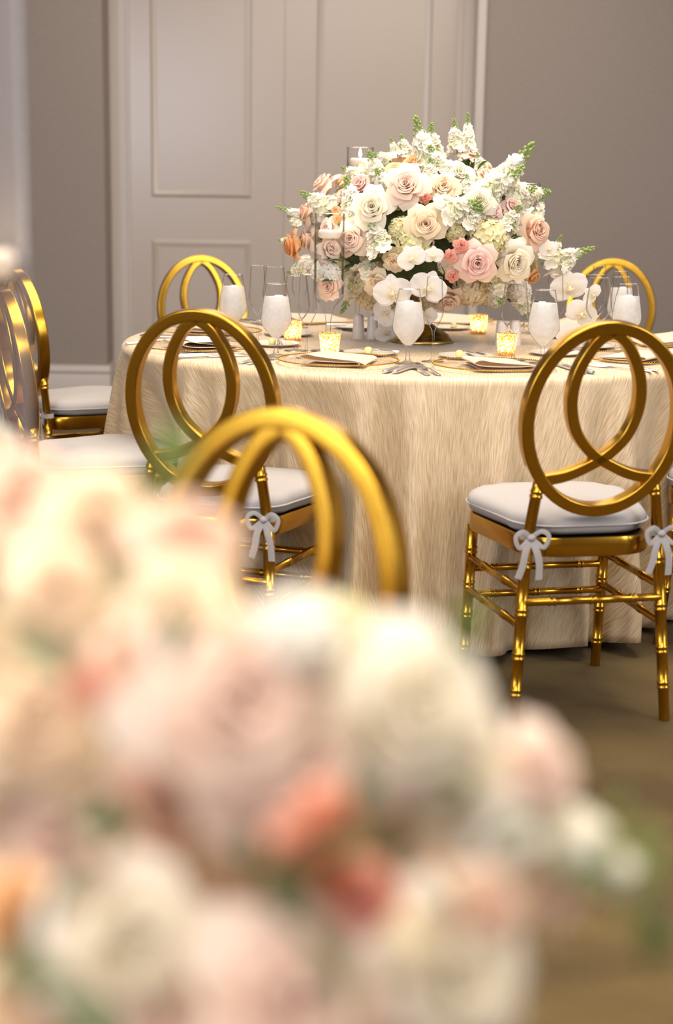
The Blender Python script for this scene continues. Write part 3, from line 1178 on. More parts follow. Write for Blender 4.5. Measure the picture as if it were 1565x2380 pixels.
for e in PROTOS:
    for k in list(e.children):
        for q in list(k.children):
            bpy.data.objects.remove(q)
        bpy.data.objects.remove(k)
    bpy.data.objects.remove(e)


# ------------------------------------------------------------------ flowers
def petal(mb, ph, hw, r0, r1, z0, z1, curl=0.0, droop=0.0, point=0.0, edge=0.0, nu=6, nv=6, rg=random, twist=0.0):
    rows = []
    for j in range(nv + 1):
        v = j / nv
        wv = hw * (.40 + .60 * sin(pi * min(1, .15 + v * .60)))
        wv *= 1 - point * max(0, (v - .55) / .45) ** 1.3
        if point < .3:
            wv *= sqrt(max(.12, 1 - max(0, (v - .72) / .30) ** 2 * .8))
        row = []
        for i in range(nu + 1):
            u = -1 + 2 * i / nu
            a = ph + u * wv + twist * v
            r = r0 + (r1 - r0) * v ** 1.25 + curl * max(0, v - .55) ** 1.6 + edge * u * u * v * .5
            z = z0 + (z1 - z0) * sin(v * pi / 2) ** .9 - droop * max(0, v - .45) ** 1.7 - edge * .45 * u * u * v * v
            z -= (.10 * (u * u)) * (z1 - z0) * (v > .95) * (1 if point < .3 else 0)
            row.append((r * cos(a), r * sin(a), z))
        rows.append(row)
    mb.grid(rows)


def rose_meshes(seed, mt, opn=1.0):
    rg = random.Random(seed)
    core = MB()
    petal(core, rg.uniform(0, 6), 3.0, .03, .05, -.2, .50, nu=10, nv=4)
    for r, n, top, hw in ((.09, 2, .50, 2.0), (.16, 2, .52, 1.9), (.235, 3, .52, 1.45), (.315, 3, .49, 1.4), (.40, 3, .45, 1.35)):
        p0 = rg.uniform(0, 6.28)
        for k in range(n):
            petal(core, p0 + 2 * pi * k / n + rg.uniform(-.15, .15), hw, r * .75, r * 1.08, -.35, top + rg.uniform(-.03, .03), curl=.22, droop=.10, nu=7, nv=6, twist=.25)
    out = [core.mesh('rose', mt)]
    p0 = rg.uniform(0, 6.28)
    for k in range(3):
        mb = MB()
        petal(mb, p0 + 2 * pi * k / 3 + rg.uniform(-.2, .2), 1.2, .36, .56 * opn, -.38, .38 + rg.uniform(-.04, .05), curl=.50, droop=.45, point=.35, edge=.05, nu=8, nv=8, twist=.15)
        out.append(mb.mesh('petal', mt))
    p0 = rg.uniform(0, 6.28)
    for k in range(5):
        mb = MB()
        petal(mb, p0 + 2 * pi * k / 5 + rg.uniform(-.2, .2), .84, .36, .90 * opn + rg.uniform(-.05, .08), -.42, .10 + rg.uniform(-.1, .1), curl=.35, droop=.7 + rg.uniform(-.2, .4), point=.66, edge=.14, nu=8, nv=8)
        out.append(mb.mesh('petal', mt))
    return out


def floret(mb, c, nrm, s, rg, np_=4, rnd=1.0, cup=.25):
    nrm = nrm.normalized()
    a = nrm.orthogonal().normalized()
    b = nrm.cross(a)
    p0 = rg.uniform(0, 6.28)
    for k in range(np_):
        an = p0 + 2 * pi * k / np_
        d = a * cos(an) + b * sin(an)
        e = nrm.cross(d)
        w_ = s * (.48 if np_ == 4 else .40) * rnd
        cu = cup * s * rg.uniform(.6, 1.4)
        pts = [c, c + d * s * .5 + e * w_ + nrm * cu * .4, c + d * s * .5 + nrm * (cu * .15), c + d * s * .5 - e * w_ + nrm * cu * .4,
               c + d * s * .92 + e * w_ * .62 + nrm * cu, c + d * s + nrm * cu * 1.1, c + d * s * .92 - e * w_ * .62 + nrm * cu * .9]
        i = len(mb.v)
        mb.v += [tuple(p) for p in pts]
        mb.f += [(i, i + 1, i + 2), (i, i + 2, i + 3), (i + 1, i + 4, i + 5, i + 2), (i + 2, i + 5, i + 6, i + 3)]


def hydrangea_mesh(seed, mt):
    rg = random.Random(seed)
    mb = MB()
    n = 95
    for k in range(n):
        t = (k + .5) / n
        z = 1 - 1.75 * t
        r = sqrt(max(0, 1 - z * z))
        a = k * 2.39996 + rg.uniform(-.1, .1)
        d = Vector((r * cos(a), r * sin(a), z))
        floret(mb, d * rg.uniform(.84, .98), d + Vector([rg.uniform(-.3, .3) for _ in range(3)]), .24, rg)
    b = MB().lathe([(.01, -.8), (.55, -.6), (.80, 0), (.6, .55), (.01, .82)], 12)
    i = len(mb.v)
    mb.v += b.v
    mb.f += [tuple(q + i for q in f) for f in b.f]
    return mb.mesh('hydrangea', mt)


def stock_meshes(seed):
    """axis +z, base at 0, length 1; florets below, green bud tip above"""
    rg = random.Random(seed)
    mb = MB()
    for k in range(34):
        t = k / 33
        z = -.25 + .90 * t
        a = k * 2.4 + rg.uniform(-.3, .3)
        rr = (.42 - .30 * t) * rg.uniform(.7, 1.05)
        d = Vector((cos(a), sin(a), .35 + .5 * t))
        c = Vector((rr * cos(a), rr * sin(a), z))
        s = .27 - .09 * t
        floret(mb, c, d, s, rg, 5, 1.15, .3)
        if k % 2 == 0:
            floret(mb, c + d.normalized() * .03, d + Vector((rg.uniform(-.5, .5), rg.uniform(-.5, .5), 0)), s * .6, rg, 5, 1.1, .6)
    fl = mb.mesh('stock_flower', P['stockwhite'])
    g = MB()
    g.tube([(0, 0, -.4), (.01, 0, .2), (0.03, .01, .7), (.02, .02, .98)], [.045, .04, .032, .018], 6)
    for k in range(16):
        t = k / 15
        z = .62 + .42 * t
        a = k * 2.4
        rr = .13 * (1 - t * .75)
        base = Vector((.02, .01, z - .06))
        tip = Vector((rr * cos(a) + .02, rr * sin(a) + .01, z + .05))
        g.tube([base, tip], [.008, .010], 4, False)
        dd = (tip - base).normalized()
        g.tube([tip - dd * .01, tip + dd * .03, tip + dd * .065, tip + dd * .085], [.016, .042, .036, .006], 6)
    for k in range(5):
        a = k * 1.3
        g.tube([(0, 0, .1 + k * .1), (.16 * cos(a), .16 * sin(a), .2 + k * .1)], [.014, .01], 4, False)
    return fl, g.mesh('bud_tip', M['bud'])


def orchid_meshes():
    def pt(ang, ln, wd, tip, cup, name, z=0):
        mb = MB()
        rows = []
        d = Vector((cos(ang), sin(ang), 0))
        e = Vector((-sin(ang), cos(ang), 0))
        for j in range(9):
            v = j / 8
            w_ = wd * (sin(pi * min(1, v ** .8 * .93 + .04)) ** tip) if j else wd * .18
            row = []
            for i in range(9):
                u = -1 + i / 4
                p = d * (ln * v) + e * (w_ * u) + Vector((0, 0, z + cup * v * v - .10 * u * u * w_ + .02 * sin(u * 6 + v * 4)))
                row.append(p)
            rows.append(row)
        mb.grid(rows)
        return mb.mesh(name, P['orchid'])
    return [pt(radians(90), .95, .42, .75, -.12, 'sepal'), pt(radians(215), .92, .38, .75, -.15, 'sepal'), pt(radians(-35), .92, .38, .75, -.15, 'sepal'),
            pt(radians(12), 1.0, .62, .5, -.06, 'petal', .03), pt(radians(168), 1.0, .62, .5, -.06, 'petal', .03)]


def orchid_lip():
    mb = MB().tube([(0, .10, .05), (0, .0, .20), (0, -.10, .16), (0, -.26, .10), (0, -.34, .14)], [.05, .10, .12, .07, .01], 8)
    for s in (-1, 1):
        mb.tube([(s * .05, -.05, .14), (s * .17, -.02, .26), (s * .15, .06, .32)], [.04, .07, .01], 6)
    return mb.mesh('lip', P['orchid'])


def orchid_throat():
    return MB().tube([(0, -.02, .24), (0, -.10, .28), (0, -.16, .22)], [.02, .05, .02], 8).mesh('throat', M['lip'])


def leaf_mesh():
    rows = []
    for j in range(9):
        v = j / 8
        w_ = .42 * sin(pi * (v * .96 + .02)) ** .8
        rows.append([(w_ * u, v * 1.5 - .1, .22 * sin(v * 2.6) + .12 * abs(u) * w_ * 2) for u in (-1, -.5, 0, .5, 1)])
    return MB().grid(rows).mesh('leaf', M['leaf'])


ROSES = {}
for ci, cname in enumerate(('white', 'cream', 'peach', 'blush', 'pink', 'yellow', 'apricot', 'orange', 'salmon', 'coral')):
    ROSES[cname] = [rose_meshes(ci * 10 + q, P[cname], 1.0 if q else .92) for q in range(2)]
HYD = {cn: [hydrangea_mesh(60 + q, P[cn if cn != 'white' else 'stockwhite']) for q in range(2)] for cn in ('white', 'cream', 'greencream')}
STK = [stock_meshes(80 + q) for q in range(3)]
ORC, LIP, THR = orchid_meshes(), orchid_lip(), orchid_throat()
LEAF = leaf_mesh()
BLOOM_LABEL = {'white': 'white rose', 'cream': 'cream rose with peach heart', 'peach': 'peach rose', 'blush': 'blush rose', 'pink': 'pink rose', 'yellow': 'pale yellow rose',
               'apricot': 'apricot rose', 'orange': 'orange rose', 'salmon': 'small salmon spray rose', 'coral': 'small coral spray rose'}


def orient(o, loc, n, size, spin):
    n = Vector(n).normalized()
    q = n.to_track_quat('Z', 'Y') @ Quaternion((0, 0, 1), spin)
    o.location = loc
    o.rotation_mode = 'QUATERNION'
    o.rotation_quaternion = q
    o.scale = (size,) * 3 if not hasattr(size, '__len__') else size


def bloom(root, kind, col, loc, size, n, rg, extra=0, detail=True):
    if kind == 'rose':
        ms = rg.choice(ROSES[col])
        o = link('rose', ms[0], root)
        orient(o, loc, n, size * 1.2, rg.uniform(0, 6.28))
        for m_ in ms[1:]:
            link('petal', m_, o)
        o['label'] = BLOOM_LABEL[col]
    elif kind == 'hydrangea':
        o = link('hydrangea', rg.choice(HYD[col]), root)
        orient(o, loc, n, size, rg.uniform(0, 6.28))
        o['label'] = {'white': 'white', 'cream': 'cream', 'greencream': 'greenish cream'}[col] + ' hydrangea head'
    elif kind == 'stock':
        fl, tp = rg.choice(STK)
        o = link('stock_flower', fl, root)
        ln = max(extra * 1.12, size * 1.7)
        orient(o, loc, n, (size * 2.3, size * 2.3, ln), rg.uniform(0, 6.28))
        link('bud_tip', tp, o)
    elif kind == 'tip':
        o = link('bud_tip', STK[0][1], root)
        orient(o, loc, n, size, 0)
    elif kind == 'orchid':
        o = bpy.data.objects.new('orchid', THR)
        COL.objects.link(o)
        o.parent = root
        orient(o, loc, n, size, 0)
        # keep the orchid upright, turned by its own angle
        nv = Vector(n).normalized()
        rgt = Vector((0, 0, 1)).cross(nv).normalized()
        upv = nv.cross(rgt)
        mm = Matrix((rgt, upv, nv)).transposed()
        o.rotation_quaternion = mm.to_quaternion() @ Quaternion((0, 0, 1), radians(extra))
        for m_ in ORC:
            link(m_.name.split('.')[0], m_, o)
        link('lip', LIP, o)
    elif kind == 'leaf':
        o = link('leaf', LEAF, root)
        n_ = Vector(n)
        q = n_.to_track_quat('Y', 'Z')
        o.location = loc
        o.rotation_mode = 'QUATERNION'
        o.rotation_quaternion = q @ Quaternion((0, 1, 0), rg.uniform(-.6, .6))
        o.scale = (size * .9, size * 1.1, size)
    return o


CENTER=[
 ("rose","blush",-0.32,-0.005,0.165,0.0499,-0.75,-0.12,0.65,0),
 ("rose","pink",-0.211,-0.218,0.163,0.0425,-0.41,-0.75,0.52,0),
 ("rose","white",-0.175,-0.336,0.101,0.0545,-0.19,-0.97,0.17,0),
 ("rose","blush",-0.078,-0.331,0.166,0.0581,-0.13,-0.92,0.36,0),
 ("rose","yellow",-0.108,-0.233,0.205,0.0372,-0.19,-0.82,0.54,0),
 ("rose","apricot",-0.055,-0.214,0.229,0.036,-0.11,-0.72,0.68,0),
 ("rose","cream",0.032,-0.315,0.163,0.0455,0.01,-0.94,0.35,0),
 ("rose","white",0.082,-0.249,0.201,0.0434,0.1,-0.84,0.53,0),
 ("rose","peach",0.127,-0.022,0.267,0.0414,0.24,-0.29,0.93,0),
 ("rose","peach",-0.378,-0.007,0.078,0.0379,-0.91,-0.26,0.32,0),
 ("rose","orange",-0.419,-0.016,-0.022,0.0461,-0.95,-0.28,-0.16,0),
 ("rose","blush",-0.371,-0.008,-0.003,0.0407,-0.96,-0.26,-0.02,0),
 ("rose","blush",-0.236,-0.31,0.009,0.0472,-0.26,-0.96,0.03,0),
 ("rose","cream",-0.021,-0.383,0.056,0.0527,-0.05,-0.99,0.13,0),
 ("rose","coral",-0.023,-0.338,0.133,0.0176,-0.06,-0.98,0.17,0),
 ("rose","coral",-0.045,-0.345,0.098,0.0163,-0.09,-0.97,0.23,0),
 ("rose","pink",0.132,-0.379,-0.051,0.0557,0.08,-0.99,-0.11,0),
 ("rose","salmon",0.084,-0.391,-0.002,0.0214,0.04,-1.0,0.02,0),
 ("rose","salmon",0.053,-0.393,-0.032,0.0189,0.01,-1.0,-0.07,0),
 ("rose","salmon",0.064,-0.362,-0.093,0.019,0.01,-0.97,-0.22,0),
 ("rose","white",0.254,-0.296,-0.052,0.0565,0.28,-0.94,-0.18,0),
 ("rose","peach",0.325,-0.19,0.039,0.0522,0.55,-0.83,0.13,0),
 ("rose","pink",0.241,-0.256,0.112,0.0282,0.43,-0.83,0.36,0),
 ("rose","pink",0.186,-0.295,0.095,0.0267,0.33,-0.89,0.31,0),
 ("rose","white",0.137,-0.317,0.124,0.0481,0.09,-0.97,0.22,0),
 ("rose","cream",-0.156,-0.307,-0.118,0.0385,-0.16,-0.95,-0.28,0),
 ("rose","blush",0.061,-0.209,-0.172,0.0446,0.04,-0.75,-0.66,0),
 ("rose","apricot",0.34,-0.06,-0.106,0.027,0.59,-0.5,-0.63,0),
 ("rose","salmon",0.285,-0.059,-0.132,0.0229,0.44,-0.49,-0.75,0),
 ("rose","salmon",0.231,-0.144,-0.136,0.0186,0.33,-0.6,-0.73,0),
 ("rose","apricot",-0.285,-0.222,0.092,0.0129,-0.41,-0.88,0.23,0),
 ("rose","apricot",-0.278,-0.245,0.066,0.0142,-0.4,-0.9,0.17,0),
 ("rose","peach",0.166,-0.199,0.203,0.0258,0.32,-0.63,0.7,0),
 ("rose","blush",-0.307,-0.201,0.037,0.0312,-0.71,-0.68,0.15,0),
 ("rose","cream",-0.111,-0.341,-0.05,0.0329,-0.19,-0.95,-0.25,0),
 ("rose","blush",-0.259,-0.199,0.134,0.0285,-0.57,-0.66,0.5,0),
 ("rose","white",0.272,-0.25,-0.01,0.0258,0.53,-0.85,-0.06,0),
 ("hydrangea","greencream",-0.051,-0.346,0.002,0.0553,-0.13,-0.99,0.01,0),
 ("hydrangea","greencream",0.164,-0.309,0.015,0.0583,0.36,-0.93,0.07,0),
 ("hydrangea","cream",-0.164,-0.036,-0.159,0.0598,-0.26,-0.3,-0.92,0),
 ("hydrangea","cream",-0.108,-0.041,-0.171,0.0435,-0.17,-0.3,-0.94,0),
 ("hydrangea","cream",0.133,-0.177,-0.138,0.0553,0.2,-0.52,-0.83,0),
 ("hydrangea","white",0.212,-0.061,-0.158,0.0487,0.3,-0.34,-0.89,0),
 ("hydrangea","white",-0.22,-0.113,-0.127,0.04,-0.39,-0.43,-0.82,0),
 ("hydrangea","greencream",0.067,-0.34,0.037,0.0327,0.14,-0.98,0.15,0),
 ("hydrangea","greencream",-0.089,-0.334,0.04,0.0377,-0.21,-0.96,0.17,0),
 ("hydrangea","cream",0.013,-0.113,-0.17,0.0348,0.01,-0.4,-0.92,0),
 ("hydrangea","white",-0.33,-0.025,-0.099,0.0353,-0.64,-0.29,-0.71,0),
 ("hydrangea","white",0.296,-0.072,-0.151,0.0377,0.42,-0.35,-0.84,0),
 ("hydrangea","greencream",0.115,-0.304,-0.066,0.0382,0.22,-0.83,-0.51,0),
 ("hydrangea","white",-0.375,-0.024,-0.076,0.0271,-0.76,-0.29,-0.58,0),
 ("hydrangea","cream",0.203,-0.285,0.009,0.0382,0.46,-0.89,0.04,0),
 ("hydrangea","white",0.349,-0.046,0.004,0.0296,0.93,-0.37,0.03,0),
 ("hydrangea","white",-0.328,-0.028,0.09,0.035,-0.85,-0.31,0.42,0),
 ("hydrangea","cream",0.12,-0.321,0.054,0.0328,0.26,-0.94,0.22,0),
 ("stock","white",-0.155,-0.226,0.192,0.0321,-0.41,0.0,0.91,0.065),
 ("stock","white",-0.105,-0.061,0.269,0.0159,-0.32,0.0,0.95,0.035),
 ("stock","white",-0.318,-0.138,0.1,0.0368,-0.85,0.0,0.53,0.067),
 ("stock","white",-0.366,-0.006,0.065,0.0217,-0.96,0.0,0.27,0.087),
 ("stock","white",-0.231,-0.257,0.103,0.0384,-0.26,0.0,0.96,0.072),
 ("stock","white",-0.23,-0.278,0.063,0.0332,-0.18,0.0,0.98,0.053),
 ("stock","white",-0.151,-0.338,-0.002,0.043,-0.4,0.0,0.92,0.04),
 ("stock","white",-0.016,-0.202,0.238,0.0438,-0.24,0.0,0.97,0.106),
 ("stock","white",0.008,-0.12,0.27,0.034,-0.05,0.0,1.0,0.066),
 ("stock","white",0.024,-0.231,0.222,0.0359,-0.43,0.0,0.9,0.038),
 ("stock","white",0.088,-0.022,0.295,0.0294,-0.16,0.0,0.99,0.061),
 ("stock","white",0.123,-0.026,0.296,0.024,-0.03,-0.0,1.0,0.074),
 ("stock","white",0.204,-0.212,0.172,0.0516,0.61,0.0,0.79,0.125),
 ("stock","white",0.164,-0.27,0.149,0.0433,0.81,0.0,0.59,0.104),
 ("stock","white",0.251,-0.21,0.133,0.0388,0.89,0.0,0.46,0.057),
 ("stock","white",0.308,-0.089,0.142,0.0371,0.98,0.0,0.18,0.054),
 ("stock","white",0.338,-0.103,0.084,0.0212,0.27,0.0,0.96,0.051),
 ("stock","white",0.049,-0.347,0.091,0.0503,0.95,0.0,0.32,0.056),
 ("stock","white",0.104,-0.345,0.063,0.0327,0.7,0.0,0.72,0.03),
 ("stock","white",0.23,-0.279,0.06,0.0332,0.52,0.0,0.85,0.03),
 ("stock","white",0.403,-0.064,-0.053,0.0323,0.95,0.0,0.31,0.1),
 ("stock","white",0.402,-0.061,-0.034,0.0215,0.3,0.0,0.95,0.047),
 ("stock","white",0.435,-0.075,-0.07,0.0215,0.82,0.0,0.57,0.047),
 ("stock","white",-0.075,-0.049,0.277,0.0239,-0.25,0.0,0.97,0.029),
 ("stock","white",-0.406,-0.01,0.045,0.0189,-0.78,-0.0,0.62,0.031),
 ("stock","white",-0.435,-0.016,-0.011,0.0163,-0.98,0.0,0.2,0.025),
 ("stock","white",-0.391,-0.025,-0.091,0.0244,-0.94,0.0,-0.35,0.04),
 ("stock","white",-0.218,-0.195,-0.123,0.0315,-0.43,0.0,-0.9,0.083),
 ("stock","white",-0.191,-0.274,-0.086,0.0335,0.59,0.0,0.81,0.032),
 ("stock","white",0.206,-0.235,-0.107,0.0364,0.18,0.0,-0.98,0.065),
 ("stock","white",0.305,-0.082,-0.188,0.0269,0.35,0.0,-0.94,0.043),
 ("stock","white",0.153,-0.158,0.229,0.0208,-0.29,0.0,0.96,0.03),
 ("stock","white",-0.257,-0.264,0.021,0.0205,-0.34,0.0,0.94,0.02),
 ("stock","white",-0.13,-0.147,0.241,0.0261,-0.91,0.0,0.42,0.029),
 ("stock","white",-0.006,-0.271,0.194,0.028,-0.03,0.0,1.0,0.031),
 ("stock","white",0.174,-0.281,0.128,0.0305,0.35,0.0,0.94,0.033),
 ("stock","white",-0.227,-0.138,0.198,0.0236,-0.9,0.0,0.44,0.037),
 ("stock","white",0.102,-0.291,0.158,0.0228,-0.03,0.0,1.0,0.019),
 ("stock","white",-0.132,-0.269,0.167,0.0306,-0.58,0.0,0.81,0.023),
 ("orchid","white",-0.111,-0.359,-0.144,0.0588,-0.08,-0.99,-0.11,10),
 ("orchid","white",-0.01,-0.391,-0.127,0.0559,-0.05,-0.99,-0.09,-20),
 ("orchid","white",-0.061,-0.42,-0.041,0.0428,-0.08,-1.0,-0.05,30),
 ("orchid","white",0.002,-0.417,-0.032,0.0302,-0.04,-1.0,-0.03,0),
 ("orchid","white",-0.117,-0.064,-0.285,0.0407,-0.06,-0.98,-0.16,40),
 ("orchid","white",-0.128,-0.207,-0.216,0.0421,-0.07,-0.99,-0.15,120),
 ("orchid","white",-0.003,-0.234,-0.22,0.034,-0.05,-0.96,-0.28,200),
 ("orchid","white",0.449,-0.083,-0.138,0.0618,0.17,-0.96,-0.21,15),
 ("orchid","white",0.486,-0.112,-0.216,0.0536,0.11,-0.96,-0.25,-30),
 ("orchid","white",0.366,-0.183,-0.016,0.0315,0.34,-0.94,-0.03,10),
 ("orchid","white",0.52,-0.106,-0.156,0.0348,0.29,-0.91,-0.31,60),
 ("orchid","white",0.451,-0.132,-0.282,0.0455,0.05,-0.96,-0.27,100),
 ("orchid","white",0.418,-0.069,-0.102,0.0404,0.34,-0.9,-0.27,-60),
 ("leaf","green",-0.193,-0.304,-0.046,0.0332,0.94,0.0,0.33,0.04),
 ("leaf","green",-0.23,-0.264,-0.064,0.0335,-0.98,0.0,0.21,0.04),
 ("leaf","green",-0.179,-0.303,-0.061,0.0332,1.0,0.0,0.02,0.057),
 ("leaf","green",-0.215,-0.266,-0.076,0.0309,-0.97,0.0,-0.25,0.042),
 ("leaf","green",-0.155,-0.326,-0.045,0.0254,0.72,0.0,-0.69,0.045),
 ("leaf","green",0.043,-0.365,0.034,0.0276,-0.73,0.0,0.68,0.035),
 ("leaf","green",0.142,-0.296,-0.092,0.0282,0.03,0.0,-1.0,0.025),
 ("leaf","green",0.191,-0.3,-0.056,0.0307,0.93,0.0,0.35,0.03),
 ("leaf","green",0.227,-0.274,0.079,0.0281,0.97,0.0,0.25,0.026),
 ("leaf","green",0.254,-0.16,-0.117,0.0264,0.69,0.0,0.72,0.028),
 ("leaf","green",0.142,-0.196,0.216,0.0258,0.79,0.0,0.62,0.021),
 ("leaf","green",0.199,-0.223,-0.118,0.0261,0.48,0.0,-0.88,0.02),
 ("leaf","green",0.04,-0.251,0.207,0.023,-0.22,0.0,-0.98,0.026),
 ("leaf","green",-0.039,-0.338,0.113,0.0277,0.4,0.0,-0.92,0.033),
 ("leaf","green",-0.107,-0.259,0.186,0.023,-0.7,0.0,-0.71,0.027),
 ("leaf","green",0.029,-0.348,-0.066,0.0278,0.19,0.0,-0.98,0.038),
 ("leaf","green",0.242,-0.28,0.01,0.023,0.95,0.0,0.32,0.033),
 ("leaf","green",-0.002,-0.314,-0.106,0.0255,-0.44,0.0,-0.9,0.036),
 ("leaf","green",-0.168,-0.326,-0.026,0.0254,-0.08,0.0,-1.0,0.025),
 ("leaf","green",-0.309,-0.179,-0.053,0.0289,-0.89,0.0,-0.46,0.029),
 ("leaf","green",-0.282,-0.191,-0.078,0.0288,-0.44,0.0,-0.9,0.029),
 ("leaf","green",0.246,-0.065,-0.17,0.0297,0.73,0.0,-0.69,0.039),
 ("leaf","green",0.338,-0.085,-0.18,0.0296,0.73,0.0,-0.68,0.038),
 ("leaf","green",0.068,-0.354,0.065,0.0251,-0.91,0.0,0.42,0.028),
]
